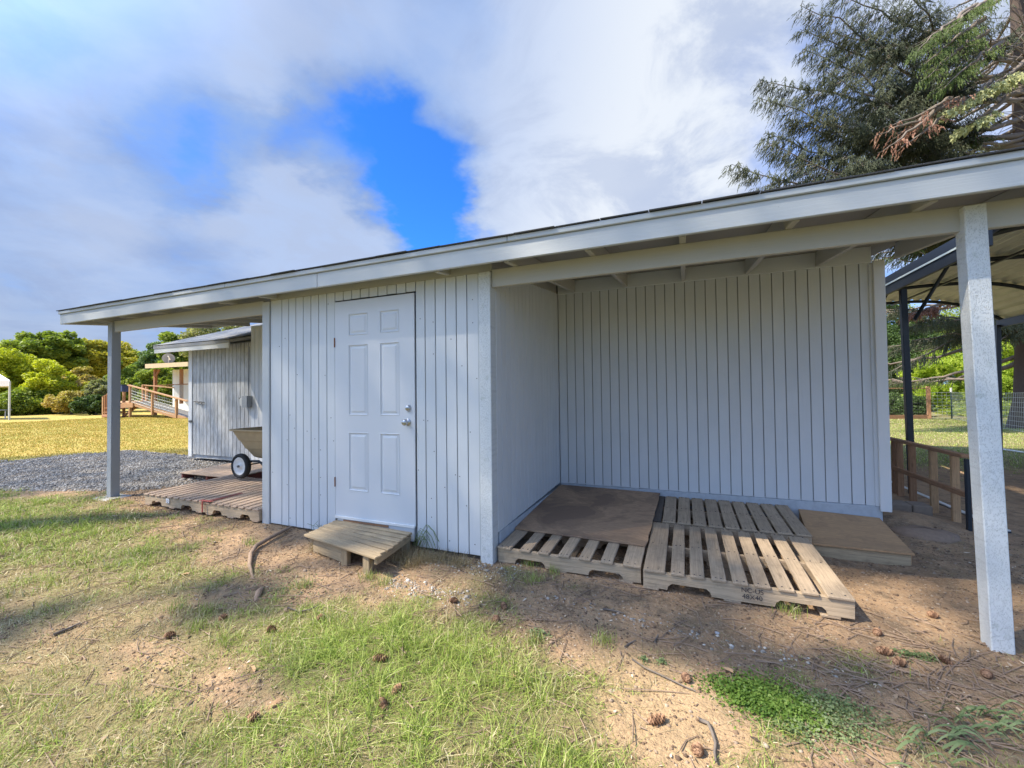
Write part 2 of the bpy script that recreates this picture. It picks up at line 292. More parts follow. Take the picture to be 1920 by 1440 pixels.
def boxmesh(L,Wd,T,c=None):
    key=(round(L,3),round(Wd,3),round(T,4),c)
    if key in BC: return BC[key]
    if c is None: cc=min(.004,T*.2,Wd*.2)
    else: cc=c
    hx,hy,hz=L/2,Wd/2,T/2; V=[];F=[];idx={}
    for sx in(-1,1):
        for sy in(-1,1):
            for sz in(-1,1):
                for k in range(3):
                    p=[sx*hx,sy*hy,sz*hz]
                    for j in range(3):
                        if j!=k: p[j]-=(sx,sy,sz)[j]*cc
                    idx[(sx,sy,sz,k)]=len(V); V.append(p)
    # k = axis whose face the vertex lies on
    def order(ids,n):
        ps=[Vector(V[i]) for i in ids]; ce=sum(ps,Vector())/len(ps); n=Vector(n); a=(ps[0]-ce).normalized(); bb=n.cross(a)
        return [i for _,i in sorted(zip([math.atan2((p-ce).dot(bb),(p-ce).dot(a)) for p in ps],ids))]
    for k in range(3):
        for s in(-1,1):
            ids=[idx[t_] for t_ in idx if t_[3]==k and t_[k]==s]; n=[0,0,0]; n[k]=s; F.append(order(ids,n))
    for k in range(3):
        a,b_=[j for j in range(3) if j!=k]
        for sa in(-1,1):
            for sb in(-1,1):
                ids=[]
                for sk in(-1,1):
                    s=[0,0,0]; s[k]=sk; s[a]=sa; s[b_]=sb; ids+=[idx[(*s,a)],idx[(*s,b_)]]
                n=[0,0,0]; n[a]=sa; n[b_]=sb; F.append(order(ids,n))
    for sx in(-1,1):
        for sy in(-1,1):
            for sz in(-1,1): F.append(order([idx[(sx,sy,sz,k)] for k in range(3)],(sx,sy,sz)))
    me=bpy.data.meshes.new('board'); me.from_pydata(V,[],F); BC[key]=me; return me
def brd(name,parent,mat,ce,L,Wd,T,x=(1,0,0),z=(0,0,1),label=None,c=None):
    me=boxmesh(L,Wd,T,c)
    if not me.materials: me.materials.append(MATS[mat])
    elif me.materials[0].name!=mat:
        k=('m',me.name,mat)
        if k not in BC:
            me2=me.copy(); me2.materials.clear(); me2.materials.append(MATS[mat]); BC[k]=me2
        me=BC[k]
    o=bpy.data.objects.new(name,me); reg(o,fr(ce,x,z),parent)
    if label:o['label']=label
    return o
def bx(name,parent,mat,x0,x1,y0,y1,z0,z1,ax=0,label=None,c=None):   # axis aligned board, grain along ax
    d=[x1-x0,y1-y0,z1-z0]; ce=((x0+x1)/2,(y0+y1)/2,(z0+z1)/2)
    if ax==0: return brd(name,parent,mat,ce,d[0],d[1],d[2],(1,0,0),(0,0,1),label,c)
    if ax==1: return brd(name,parent,mat,ce,d[1],d[0],d[2],(0,1,0),(0,0,1),label,c)
    return brd(name,parent,mat,ce,d[2],d[0],d[1],(0,0,1),(0,-1,0),label,c)
def bar(name,parent,mat,p,q,wd,th,up=(0,0,1),label=None):            # board from p to q
    p=Vector([float(a) for a in p]);q=Vector([float(a) for a in q]); return brd(name,parent,mat,(p+q)/2,(q-p).length,wd,th,q-p,up,label)
def mobj(name,V,F,mat,parent=None,smooth=False,attrs=None,origin=None):
    V=np.asarray(V,dtype=np.float32); o0=V.mean(0) if origin is None else np.array(origin)
    if parent is None and origin is None: o0=np.array([o0[0],o0[1],V[:,2].min()])
    me=bpy.data.meshes.new(name); VV=V-o0
    if isinstance(F,np.ndarray):
        me.vertices.add(len(VV)); me.vertices.foreach_set('co',VV.astype(np.float32).ravel())
        n,k=F.shape; me.loops.add(n*k); me.loops.foreach_set('vertex_index',F.astype(np.int32).ravel()); me.polygons.add(n)
        me.polygons.foreach_set('loop_start',np.arange(0,n*k,k,dtype=np.int32)); me.update(calc_edges=True)
    else: me.from_pydata([tuple(map(float,v)) for v in VV],[],F)
    if attrs:
        for kk,vv in attrs.items():
            a=me.attributes.new(kk,'FLOAT','POINT'); a.data.foreach_set('value',np.asarray(vv,dtype=np.float32))
    if smooth: me.polygons.foreach_set('use_smooth',np.ones(len(me.polygons),dtype=bool))
    me.materials.append(MATS[mat]); o=bpy.data.objects.new(name,me)
    return reg(o,Matrix.Translation(Vector([float(x) for x in o0])),parent)
def tube(pts,rad,n=8,cap=True):
    pts=[np.array(p,float) for p in pts]; rad=rad if hasattr(rad,'__len__') else [rad]*len(pts); V=[];F=[]
    ref=np.array([0,0,1.]) 
    for i,p in enumerate(pts):
        d=pts[min(i+1,len(pts)-1)]-pts[max(i-1,0)]; d/=np.linalg.norm(d)+1e-9
        r0=ref if abs(d@ref)<.95 else np.array([1.,0,0]); a=np.cross(d,r0); a/=np.linalg.norm(a); b_=np.cross(d,a)
        for k in range(n):
            th=2*math.pi*k/n; V.append(p+rad[i]*(math.cos(th)*a+math.sin(th)*b_))
    for i in range(len(pts)-1):
        for k in range(n): F.append((i*n+k,i*n+(k+1)%n,(i+1)*n+(k+1)%n,(i+1)*n+k))
    if cap: F.append(tuple(range(n))); F.append(tuple(range((len(pts)-1)*n,len(pts)*n))[::-1])
    return V,F
def tb(name,parent,mat,pts,rad,n=8,smooth=True,**k):
    V,F=tube(pts,rad,n); return mobj(name,V,F,mat,parent,smooth,**k)
class MB:
    def __init__(s): s.V=[];s.F=[]
    def add(s,V,F):
        o=len(s.V); s.V+=[tuple(map(float,v)) for v in V]; s.F+=[tuple(i+o for i in f) for f in F]
    def box(s,x0,x1,y0,y1,z0,z1):
        s.add([(x0,y0,z0),(x1,y0,z0),(x1,y1,z0),(x0,y1,z0),(x0,y0,z1),(x1,y0,z1),(x1,y1,z1),(x0,y1,z1)],[(0,3,2,1),(4,5,6,7),(0,1,5,4),(1,2,6,5),(2,3,7,6),(3,0,4,7)])
    def tube(s,p,r,n=6): s.add(*tube(p,r,n))
    def out(s,name,mat,parent=None,**k): return mobj(name,s.V,s.F,mat,parent,**k)
def lathe(prof,axis_o,axis,n=24):
    ax=np.array(axis,float); ax/=np.linalg.norm(ax); r0=np.array([0,0,1.]) if abs(ax[2])<.9 else np.array([1.,0,0]); a=np.cross(ax,r0); a/=np.linalg.norm(a); b_=np.cross(ax,a); V=[];F=[]
    for r,h in prof:
        for k in range(n):
            th=2*math.pi*k/n; V.append(np.array(axis_o)+ax*h+r*(math.cos(th)*a+math.sin(th)*b_))
    for i in range(len(prof)-1):
        for k in range(n): F.append((i*n+k,i*n+(k+1)%n,(i+1)*n+(k+1)%n,(i+1)*n+k))
    return V,F
def prism(poly,axis,a,b_):              # polygon in the two other axes, extruded along axis from a to b
    V=[];n=len(poly)
    for s in(a,b_):
        for (u,v) in poly:
            p=[0,0,0]; o=[i for i in range(3) if i!=axis]; p[axis]=s; p[o[0]]=u; p[o[1]]=v; V.append(p)
    F=[tuple(range(n)),tuple(range(2*n-1,n-1,-1))]+[(i,n+i,n+(i+1)%n,(i+1)%n) for i in range(n)]
    return V,F
# ------------------------------------------------------------------ ground
def hsh(i,j,s): 
    x=np.sin(i*127.1+j*311.7+s*74.7)*43758.5453; return x-np.floor(x)
def vn(x,y,s=0):
    xi=np.floor(x);yi=np.floor(y);fx=x-xi;fy=y-yi;fx=fx*fx*(3-2*fx);fy=fy*fy*(3-2*fy)
    return (hsh(xi,yi,s)*(1-fx)+hsh(xi+1,yi,s)*fx)*(1-fy)+(hsh(xi,yi+1,s)*(1-fx)+hsh(xi+1,yi+1,s)*fx)*fy
def fbm(x,y,s=0,o=4):
    r=0;a=.5
    for k in range(o): r=r+a*vn(x*2**k,y*2**k,s+k*3.1);a*=.5
    return r
def gh(x,y):
    x=np.asarray(x,float);y=np.asarray(y,float)
    z=-.186-.0090*np.clip(x,-25,9)+.045*np.clip(y,0,2)+.04*np.clip(y,-3.5,0)
    z=z-.016*np.clip(y-6,0,12)*np.clip((x-5)/3,0,1)
    z=z+.09*np.exp(-(((x-5.0)/.35)**2+((y-2.15)/.3)**2))
    z=z-.06*np.exp(-(((x-4.45)/.5)**2+((y-1.0)/.35)**2))
    z=z+.035*(fbm(x*1.1,y*1.1,5)-.47)*np.clip(1.0-0*np.abs(y),0,1)
    z=z-.04*np.exp(-(((x+3.8)/.5)**2+((y)/.3)**2))*0
    return z
def proj(x,y,z):
    d0=x-CAM[0];d1=y-CAM[1];d2=z-CAM[2]
    zz=np.maximum(d0*FWD[0]+d1*FWD[1]+d2*FWD[2],.25)
    return 960+CF*(d0*RGT[0]+d1*RGT[1]+d2*RGT[2])/zz, 720-CF*(d0*UPV[0]+d1*UPV[1]+d2*UPV[2])/zz
COLS=np.linspace(0,1920,13)
RC=np.array([880,920,960,1000,1040,1080,1120,1160,1200,1240,1280,1320,1360,1440.])
COVER=np.array([[0,0,0,0,0,0,0,0,0,0,0,0,0],[3,2,0,0,0,0,0,0,0,0,0,0,0],[8,6,2,0,0,0,0,0,0,0,0,0,0],[9,8,4,1,0,1,0,0,0,0,0,0,0],[9,8,6,2,0,1,1,0,0,0,0,0,0],[7,7,6,4,1,2,3,1,0,0,0,0,0],
 [5,5,4,3,3,4,2,2,0,0,0,0,0],[4,4,4,4,7,5,3,1,1,0,0,1,1],[4,3,4,6,8,7,4,2,1,0,1,2,1],[5,4,2,3,8,9,5,4,1,0,0,1,1],[6,5,2,3,8,9,7,5,1,2,0,0,0],[7,7,4,5,8,9,9,4,0,4,1,0,1],[9,8,7,7,9,9,9,4,0,4,1,1,3],[9,9,9,9,9,9,9,6,4,6,2,3,5]])/9.
GREEN=np.array([[3,3,3,3,3,3,3,3,3,3,3,3,3],[6,5,4,3,3,3,3,3,3,3,3,3,3],[8,7,5,3,3,3,3,3,3,3,3,3,3],[8,8,6,4,3,3,3,3,3,3,3,3,3],[6,7,6,5,4,4,3,3,3,3,3,3,3],[5,5,5,5,5,4,3,3,3,3,3,3,3],
 [3,3,4,5,6,5,4,3,3,3,3,3,3],[2,3,3,5,7,6,5,4,4,4,4,4,4],[2,2,3,6,8,7,6,5,5,5,5,5,5],[2,3,4,6,8,8,6,6,5,5,5,5,5],[3,3,4,5,8,7,7,6,5,8,5,5,5],[4,4,5,6,7,7,6,7,6,8,6,6,6],[5,5,6,7,6,6,6,7,7,8,6,7,7],[5,5,5,6,5,6,6,7,8,8,7,7,8]])/9.
SANDM=[(1200,1320,.45,1),(1180,1400,.35,.9),(720,1270,.0,0),(330,1265,.35,.7),(540,1050,.4,.4),(1480,1260,.5,.35),(1700,1300,.4,.3),(640,1130,.35,.5),(1000,1180,.5,.25),(240,1010,.2,.4),(560,1080,.3,.5),(1390,1420,.3,.6)]
def gpt(px,py,it=6):
    z=-.2
    for _ in range(it):
        p=at(2,z,px,py); z=float(gh(p[0],p[1]))
    return np.array([p[0],p[1],z])
SANDW=[(gpt(a,b),r,s) for a,b,r,s in SANDM if s>0]
def bil(T,px,py):
    cx=np.clip(px/160.,0,11.999);ci=cx.astype(int);fx=cx-ci
    cy_=np.interp(py,RC,np.arange(len(RC)));ri=np.clip(cy_.astype(int),0,len(RC)-2);fy=cy_-ri
    return (T[ri,ci]*(1-fx)+T[ri,ci+1]*fx)*(1-fy)+(T[ri+1,ci]*(1-fx)+T[ri+1,ci+1]*fx)*fy
GE=[gpt(0,868),gpt(345,838)]
def masks(x,y):
    z=gh(x,y); px,py=proj(x,y,z)
    fr_=(x-CAM[0])*FWD[0]+(y-CAM[1])*FWD[1]
    cov=bil(COVER,px,py); gr=bil(GREEN,px,py)
    back=(fr_<1.0); cov=np.where(back,.8,cov); gr=np.where(back,.6,gr)
    n=fbm(x*1.7,y*1.7,1); n2=fbm(x*6,y*6,9,3)
    # lawn edge on the left: line through GE
    (x0,y0,_),(x1,y1,_)=GE
    side=(y-y0)*(x1-x0)-(x-x0)*(y1-y0); side=side/np.hypot(x1-x0,y1-y0)
    gold=np.clip(.5+(side)*.9+ (n-.47)*1.4,0,1)*(x<-3.9)
    gold=np.where((x<-3.9)&(x<-13),1.,gold)
    gold=np.where((y>2.3)&(x<-4),np.maximum(gold,(x<-6.2)*1.),gold)
    zone=np.clip((-3.0-x)/1.2,0,1)*np.clip((y-.15*(x+3)*.6 +.1)/.5,0,1)
    z2=np.clip((py-930)/-25.,0,1)*np.clip((-3.2-x)/.8,0,1)
    gravel=z2*(gold<.6)
    right=np.clip((y-5.2)/1.5,0,1)*np.clip((x-4.5)/.5,0,1)
    cov=np.maximum(cov,right*(.95-.3*(n>.55))); gr=np.where(right>.3,.66,gr)
    cov=np.clip(cov*1.06+.10*(px<1000)*(cov>.15)+(n-.47)*.9+(n2-.45)*.7,0,1)*(1-.9*(gravel>.5))
    gr=np.clip(gr+(n2-.45)*.5+(fbm(x*.9,y*.9,33)-.47)*.5,0,1)
    inb=(x>-3.9)&(x<4.8)&(y>.0)&(y<9); cov=np.where(inb,0,cov)
    sd=np.zeros_like(x)
    for (c,r,s) in SANDW: sd=np.maximum(sd,s*np.exp(-((x-c[0])**2+(y-c[1])**2)/r**2))
    return cov,gr,gravel,gold,sd
def grid(xs,ys,hole=None):
    X,Y=np.meshgrid(xs,ys); n,m_=X.shape; I=np.arange(n*m_).reshape(n,m_)
    F=np.stack([I[:-1,:-1],I[:-1,1:],I[1:,1:],I[1:,:-1]],-1).reshape(-1,4); return X.ravel(),Y.ravel(),F
def ax_(lo,hi,fine0,fine1,st):
    f=np.arange(fine0,fine1+1e-6,st); a=[];v=fine0;s=st
    while v>lo: s*=1.22;v-=s;a.append(v)
    b_=[];v=f[-1];s=st
    while v<hi: s*=1.22;v+=s;b_.append(v)
    return np.concatenate([a[::-1],f,b_])
X,Y,F=grid(ax_(-320,320,-8,8,.045),ax_(-320,320,-3.3,3.2,.045))
Z=gh(X,Y); Z=Z+.018*(fbm(X*5,Y*5,21)-.47)
cov,gr,gv,gd,sd=masks(X,Y)
far=(np.hypot(X,Y)>60); 
g=mobj('ground',np.stack([X,Y,Z],1),F,'ground',None,True,dict(cover=cov,green=gr,gravel=gv,gold=gd,sand=sd),origin=(0,0,0)); g['kind']='structure'
# ------------------------------------------------------------------ main building
def roofz(y): return 2.118+.11*(y+.22)          # underside of the roof deck = top of rafters is this + .09
sh=thing('storage_building',(1.9,.9,-.15),'long pale gray grooved wood building with low roof, six panel door and open bays','building')
def panelwall(name,parent,axis,pos,spans,z0f,z1f,mat='siding_paint',nrm=-1,back=True,gap=.008,th=.012):
    """boards along z between grooves; spans in the running axis; facing -axis (nrm=-1) or +axis"""
    ru=1-axis; a0=spans[0][0];a1=spans[-1][1]
    y0,y1=(pos+th,pos+th+.012) if nrm<0 else (pos-th-.012,pos-th)
    zz0=min(z0f(a0),z0f(a1));zz1a,zz1b=z1f(a0),z1f(a1)
    Vv=[]
    for yy in(y0,y1):
        for (a,zb,zt) in((a0,z0f(a0)+.012,zz1a),(a1,z0f(a1)+.012,zz1b)):
            for z_ in(zb,zt):
                p=[0,0,0];p[axis]=yy;p[ru]=a;p[2]=z_;Vv.append(p)
    Ff=[(0,1,3,2),(4,6,7,5),(0,4,5,1),(2,3,7,6),(1,5,7,3),(0,2,6,4)]
    wall=mobj(name,Vv,Ff,'groove_shade',parent)
    for (s0,s1) in spans:
        m0=(s0+s1)/2; zb=z0f(m0)+random.uniform(-.002,.002); zt=min(z1f(s0),z1f(s1)); wd=s1-s0-gap
        ce=[0,0,0]; ce[ru]=m0; ce[axis]=pos+th/2 if nrm<0 else pos-th/2; ce[2]=(zb+zt)/2
        n=[0,0,0]; n[axis]=nrm
        brd('siding_board',wall,mat,ce,zt-zb,wd,th,(0,0,1),n,c=.0025)
    return wall
e=[-.881,-.719,-.622,-.521,-.421,-.318,-.216,-.111,-.006]
e2=[.916,1.013,1.117,1.219,1.322,1.423,1.531]
fb=lambda x:-.157-.004*(x+.9)
ftop=lambda x:2.128
panelwall('front_wall',sh,1,0,list(zip(e[:-1],e[1:])),fb,ftop)
panelwall('front_wall',sh,1,0,list(zip(e2[:-1],e2[1:])),fb,ftop)
panelwall('wall_above_door',sh,1,0,[(-.006+.1025*i,-.006+.1025*(i+1)) for i in range(9)],lambda x:2.045,ftop)
panelwall('side_wall',sh,0,1.652,[(.075+.1014*i,.075+.1014*(i+1)) for i in range(18)],lambda y:.012+.02*y,lambda y:roofz(y)+.01,nrm=1)
panelwall('back_wall',sh,1,1.9,[(1.655+.1026*i,1.655+.1026*(i+1)) for i in range(30)],lambda x:.048,lambda x:2.34)
panelwall('left_bay_wall',sh,1,1.9,[(-3.84+.1016*i,-3.84+.1016*(i+1)) for i in range(29)],lambda x:.03,lambda x:roofz(1.9)-.0)
panelwall('left_side_wall',sh,0,-.995,[(.1+.1*i,.1+.1*(i+1)) for i in range(18)],lambda y:-.05,lambda y:roofz(y),nrm=-1)
# end walls and rear of the main block
V,F=prism([(1.93,.0),(6.2,.0),(6.2,roofz(6.2)+.0),(1.93,roofz(1.93))],0,-3.835,4.72); mobj('wall_core',V,F,'siding_paint',sh)
bx('frieze_board',sh,'siding_paint',1.66,4.72,1.876,1.898,2.335,2.49)
bx('corner_board',sh,'siding_paint',4.70,4.735,1.885,1.91,.048,2.33,2)
bx('corner_trim',sh,'white_trim',4.728,4.815,1.862,1.884,.005,2.345,2)
bx('corner_trim',sh,'white_trim',4.745,4.768,1.886,1.98,.005,2.35,2)
bx('foundation',sh,'concrete_painted',1.66,4.755,1.893,6.0,-.3,.046,0,c=.006)
bx('foundation',sh,'concrete_painted',1.60,1.658,.1,1.90,-.3,.012,1,c=.004)
bx('foundation',sh,'concrete',-3.8,-.95,1.91,6.0,-.3,.028,0,c=.004)
bx('sill_beam',sh,'dark_board',-.85,1.52,.03,.12,-.21,-.165,0)
bx('foundation',sh,'concrete',-.9,1.5,.09,.25,-.35,-.17,0,c=.01)
# wall closing boards of the closet
bx('corner_post',sh,'trim_paint',-.992,-.888,-.012,.09,-.19,2.125,2)
p=bx('corner_post',sh,'incised_paint',1.545,1.649,-.026,.078,-.30,2.125,2,label='speckled corner post between door wall and open bay')
bx('trim_strip',sh,'trim_paint',1.531,1.544,-.010,.0,-.2,2.12,2)
lp=bx('porch_post',sh,'dark_post',-3.872,-3.775,-.024,.073,-.2,2.125,2)
# right post leans slightly
bar('porch_post',sh,'incised_paint',(4.575,-.003,-.30),(4.528,.004,2.125),.092,.092,(0,-1,0),label='speckled square porch post nearest the viewer, leaning slightly')
bx('post_footing',sh,'concrete',-3.98,-3.62,-.14,.16,-.35,-.135,0,c=.02)
# beams
bx('header_beam',sh,'beam_paint',1.652,4.9,.0,.04,2.0,2.142)
bx('header_beam',sh,'beam_paint',-3.772,-.994,.0,.04,2.0,2.142)
bx('blocking_board',sh,'beam_paint',-.89,1.650,.002,.02,2.129,2.258)
V,F=prism([(.03,roofz(.03)+.0),(1.87,roofz(1.87)+.0),(1.87,roofz(1.87)+.139),(.03,roofz(.03)+.139)],0,1.628,1.646); mobj('blocking_board',V,F,'beam_paint',sh)
# rafters
def rafter(x,y0=-.19,y1=1.9,w=.04):
    h=.14; bar('rafter',sh,'beam_paint',(x,y0,roofz(y0)+h/2-.0),(x,y1,roofz(y1)+h/2),h,w,(1,0,0))
for x in [-4.42,-3.84,-3.24,-2.63,-2.02,-1.41,-.80,1.25,1.86,2.47,3.08,3.69,4.30,4.91]: rafter(x,y1=(1.60 if x<-3.9 else 1.87))
# roof deck with sheathing, fascia, trim and shingles
sl=.11
def roofprism(x0,x1,y0,y1,dz0,dz1,name,mat): 
    V,F=prism([(y0,roofz(y0)+dz0),(y1,roofz(y1)+dz0),(y1,roofz(y1)+dz1),(y0,roofz(y0)+dz1)],0,x0,x1); return mobj(name,V,F,mat,sh)
for i in range(8):
    a=-4.49+i*1.18; b_=min(a+1.177,4.95)
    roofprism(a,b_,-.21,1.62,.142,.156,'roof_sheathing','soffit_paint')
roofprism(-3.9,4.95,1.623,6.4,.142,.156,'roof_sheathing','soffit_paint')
bx('fascia_board',sh,'trim_paint',-4.50,.03,-.245,-.215,2.118,2.246)
bx('fascia_board',sh,'trim_paint',.034,4.97,-.245,-.215,2.118,2.246)
for a,b_ in((-4.505,-1.2),(-1.197,1.9),(1.903,4.98)): bx('fascia_trim',sh,'trim_paint',a,b_,-.262,-.225,2.248,2.286)
bar('rake_board',sh,'trim_paint',(-4.505,-.21,roofz(-.21)+.075),(-4.505,1.62,roofz(1.62)+.075),.145,.024,(1,0,0))
bar('rear_fascia',sh,'trim_paint',(-4.49,1.635,roofz(1.635)+.075),(-3.86,1.635,roofz(1.635)+.075),.145,.024,(0,1,0))
x=-4.53
while x<4.97:
    wd=.305; o=brd('shingle',sh,'shingle_dark',(x+wd/2,.02+random.uniform(-.008,.008),roofz(.02)+.180+random.uniform(-.002,.003)),wd,.60,.009,(1,0,random.uniform(-.006,.006)),(0,-.11,1)); x+=wd+.004
roofprism(-4.53,4.98,.25,6.45,.1575,.176,'shingle_course','shingle_dark')
# door
dr=mobj('door',[(0,0,0)]*3,[(0,1,2)],'door_paint',sh) if False else None
XS=[0,.165,.395,.53,.745,.905]; ZS=[0,.255,.80,.955,1.615,1.70,1.905,2.03]
holes_=[(1,1),(3,1),(1,3),(3,3),(1,5),(3,5)]
mb=MB(); y=-.006
for i in range(5):
    for j in range(7):
        if (i,j) in holes_: continue
        mb.add([(XS[i],y,ZS[j]),(XS[i+1],y,ZS[j]),(XS[i+1],y,ZS[j+1]),(XS[i],y,ZS[j+1])],[(0,1,2,3)])
mb.box(0,.905,.012,.035,0,2.03)
for a,b_,c_,d_ in((0,.905,0,0),(0,.905,2.03,2.03)): mb.add([(a,y,c_),(b_,y,c_),(b_,.03,c_),(a,.03,c_)],[(0,1,2,3)])
for xx in(0,.905): mb.add([(xx,y,0),(xx,y,2.03),(xx,.03,2.03),(xx,.03,0)],[(0,1,2,3)])
door=mb.out('door','door_paint',sh)
for (i,j) in holes_:
    a,b_,c_,d_=XS[i],XS[i+1],ZS[j],ZS[j+1]; V=[];F=[]
    for k,(ins,dy) in enumerate([(0,0),(.006,-.004),(.014,.0065),(.024,.0065),(.042,-.001)]):
        V+=[(a+ins,y+dy,c_+ins),(b_-ins,y+dy,c_+ins),(b_-ins,y+dy,d_-ins),(a+ins,y+dy,d_-ins)]
        if k: F+=[((k-1)*4+q,(k-1)*4+(q+1)%4,k*4+(q+1)%4,k*4+q) for q in range(4)]
    F.append((16,17,18,19)); mobj('door_panel',V,F,'door_paint',door)
V,F=lathe([(0,-.062),(.018,-.062),(.026,-.055),(.028,-.042),(.022,-.030),(.012,-.024),(.012,-.010),(.030,-.008),(.032,-.002),(.032,0)],(.832,y,.902),(0,1,0)); mobj('door_knob',V,F,'steel',door,True)
V,F=lathe([(0,-.022),(.020,-.022),(.023,-.018),(.030,-.006),(.031,0)],(.840,y,1.025),(0,1,0)); mobj('deadbolt',V,F,'steel',door,True)
bx('key_slot',door,'black',.838,.842,y-.024,y-.0221,1.015,1.035,2)
for z_ in(.28,1.6): bx('hinge',door,'rust',-.006,.002,-.016,-.004,z_,z_+.09,2)
bx('door_sweep',door,'white_trim',.0,.905,-.02,-.007,-.012,.012)
bx('threshold',sh,'siding_paint',.02,.89,-.006,.02,-.13,-.014)
bx('door_jamb',sh,'trim_paint',-.004,.912,.036,.06,-.12,2.04,2)
for e_ in(e,e2):
    mb=MB()
    for a_,b_ in zip(e_[:-1],e_[1:]):
        z_=-.08
        while z_<2.08:
            if random.random()<.25: x_=a_+(b_-a_)*random.choice((.2,.5,.8)); mb.box(x_-.0035,x_+.0035,-.0022,.001,z_-.0035,z_+.0035)
            z_+=random.uniform(.12,.3)
    mb.out('nail_heads','hardware',sh)['kind']='stuff'
# ------------------------------------------------------------------ weathered shed on the left
ws=thing('weathered_shed',(-4.8,2.5,.0),'small weathered shed with peeling gray doors and a shallow gable roof, behind the left bay','shed')
panelwall('door_wall',ws,1,1.93,[(-5.47+.1019*i,-5.47+.1019*(i+1)) for i in range(16)],lambda x:.07,lambda x:2.08,mat='old_siding')
bx('corner_trim',ws,'white_trim',-5.58,-5.474,1.915,2.0,.03,2.08,2)
V,F=prism([(1.96,.0),(5.4,.0),(5.4,2.1),(3.7,2.65),(1.96,2.1)],0,-5.56,-3.86); mobj('wall_core',V,F,'old_siding',ws)
rz=lambda y:2.02+(y-1.66)*.345
fa=bx('fascia_board',ws,'weather_fascia',-6.13,-4.02,1.64,1.662,1.966,2.10)
V=[(-6.14,1.63,2.10),(-4.0,1.63,2.10),(-3.86,2.0,2.2),(-3.86,3.75,2.10+.345*2.12),(-6.14,3.75,2.10+.345*2.12)]
V=V+[(a,b_,c_-.05) for a,b_,c_ in V]; mobj('roof_deck',V,[(0,1,2,3,4),(9,8,7,6,5)]+[(i,i+5,(i+1)%5+5,(i+1)%5) for i in range(5)],'shingle_light',ws)
for k in range(11):
    y0=1.63+k*.19; z0=2.104+.345*(y0-1.63); x1=-4.0+min(.14,max(0,(y0-1.63)/.37*.14))
    brd('shingle_row',ws,'shingle_light',((-6.16+x1)/2,y0+.1,z0+.345*.1+.008),x1+6.16,.21,.010,(1,0,0),(0,-.345+.03,1))
V=[(-6.14,3.76,2.83),(-3.86,3.76,2.83),(-3.86,5.9,2.1),(-6.14,5.9,2.1)]; V+= [(a,b_,c_-.05) for a,b_,c_ in V]; mobj('rear_roof',V,[(0,1,2,3),(7,6,5,4)]+[(i,i+4,(i+1)%4+4,(i+1)%4) for i in range(4)],'shingle_light',ws)
for x0,x1,z_ in((-5.41,-5.10,1.045),(-4.16,-3.96,1.10)):
    l=tb('door_latch',ws,'hardware',[(x0,1.915,z_+.01),(x0+.1*(x1-x0)/.3,1.90,z_+.015),((x0+x1)/2,1.90,z_),(x1,1.905,z_-.005)],.009,6)
tb('latch_ring',ws,'hardware',[(-5.2+.06*math.cos(a),1.895,1.03+.022*math.sin(a)) for a in np.linspace(0,6.28,13)],.007,6)
bx('hinge',ws,'hardware',-5.545,-5.46,1.90,1.914,.665,.705)
eb=bx('electrical_box',ws,'box_gray',-3.93,-3.80,1.80,1.895,.95,1.15,2); bx('box_cover',eb,'box_white',-4.03,-3.935,1.84,1.9,.98,1.12,2)
tb('conduit',ws,'box_gray',[(-3.87,1.88,1.15),(-3.87,1.885,2.0)],.012,8)
# ------------------------------------------------------------------ pallets
def stringer(par,x0,L,y,z0,H,mat,T=.036,notch=((.13,.36),(.66,.89)),nh=.045,yax=False):
    poly=[(0,0)]
    for a,b_ in notch:
        a*=L;b_*=L; poly+=[(a,0),(a+.008,nh*.6),(a+.03,nh),(b_-.03,nh),(b_-.008,nh*.6),(b_,0)]
    poly+=[(L,0),(L,H),(0,H)]
    if not yax: V,F=prism([(x0+u,z0+v) for u,v in poly],1,y-T/2,y+T/2)
    else: V,F=prism([(y+u,z0+v) for u,v in poly],0,x0-T/2,x0+T/2)
    return mobj('stringer',V,F,mat,par)
def tiltobj(root,x,y,z,ax,ay):
    M=Matrix.Translation((x,y,z))@Matrix.Rotation(ax,4,'X')@Matrix.Rotation(ay,4,'Y')@Matrix.Translation((-x,-y,-z)); WM[root.name]=M@WM[root.name]; root.matrix_world=WM[root.name]
def pallet(name,label,x0,x1,y0,y1,ztop,boards,mat='pallet_wood',smat='pallet_pale',tx=.03,ty=0,group=None,rz=0,notch=((.13,.36),(.66,.89))):
    """boards: list of (start,width) along x; deck boards run along y"""
    root=thing(name,(x0,y0,ztop-.14),label,'pallet',group)
    H=.09; t_=.017; zt=ztop-t_
    for yy in(y0+.018,(y0+y1)/2,y1-.018): stringer(root,x0,x1-x0,yy,zt-.105,.105,smat if yy<y0+.1 else mat,notch=notch)
    for (s,wd) in boards:
        j=random.uniform(-.006,.006); o=brd('deck_board',root,mat,(x0+s+wd/2,(y0+y1)/2+j*.5-.006,zt+t_/2+random.uniform(0,.0015)),y1-y0+.012+j,wd,t_,(random.uniform(-.006,.006),1,0),(random.uniform(-.01,.01),0,1))
    for s in(.0,.42,.86):
        xx=x0+s*(x1-x0); bx('bottom_board',root,mat,xx,xx+.1,y0,y1,zt-.122,zt-.106,1)
    mb=MB()
    for (s,wd) in boards:
        for yy in(y0+.018,(y0+y1)/2,y1-.018):
            for f in(.25,.72):
                cx_=x0+s+wd*f+random.uniform(-.006,.006);cy_=yy+random.uniform(-.006,.006); mb.box(cx_-.0045,cx_+.0045,cy_-.0045,cy_+.0045,ztop,ztop+.0022)
    o=mb.out('nail_heads','ink',root); o['kind']='stuff'
    tiltobj(root,x0,y0,ztop,tx,ty)
    return root
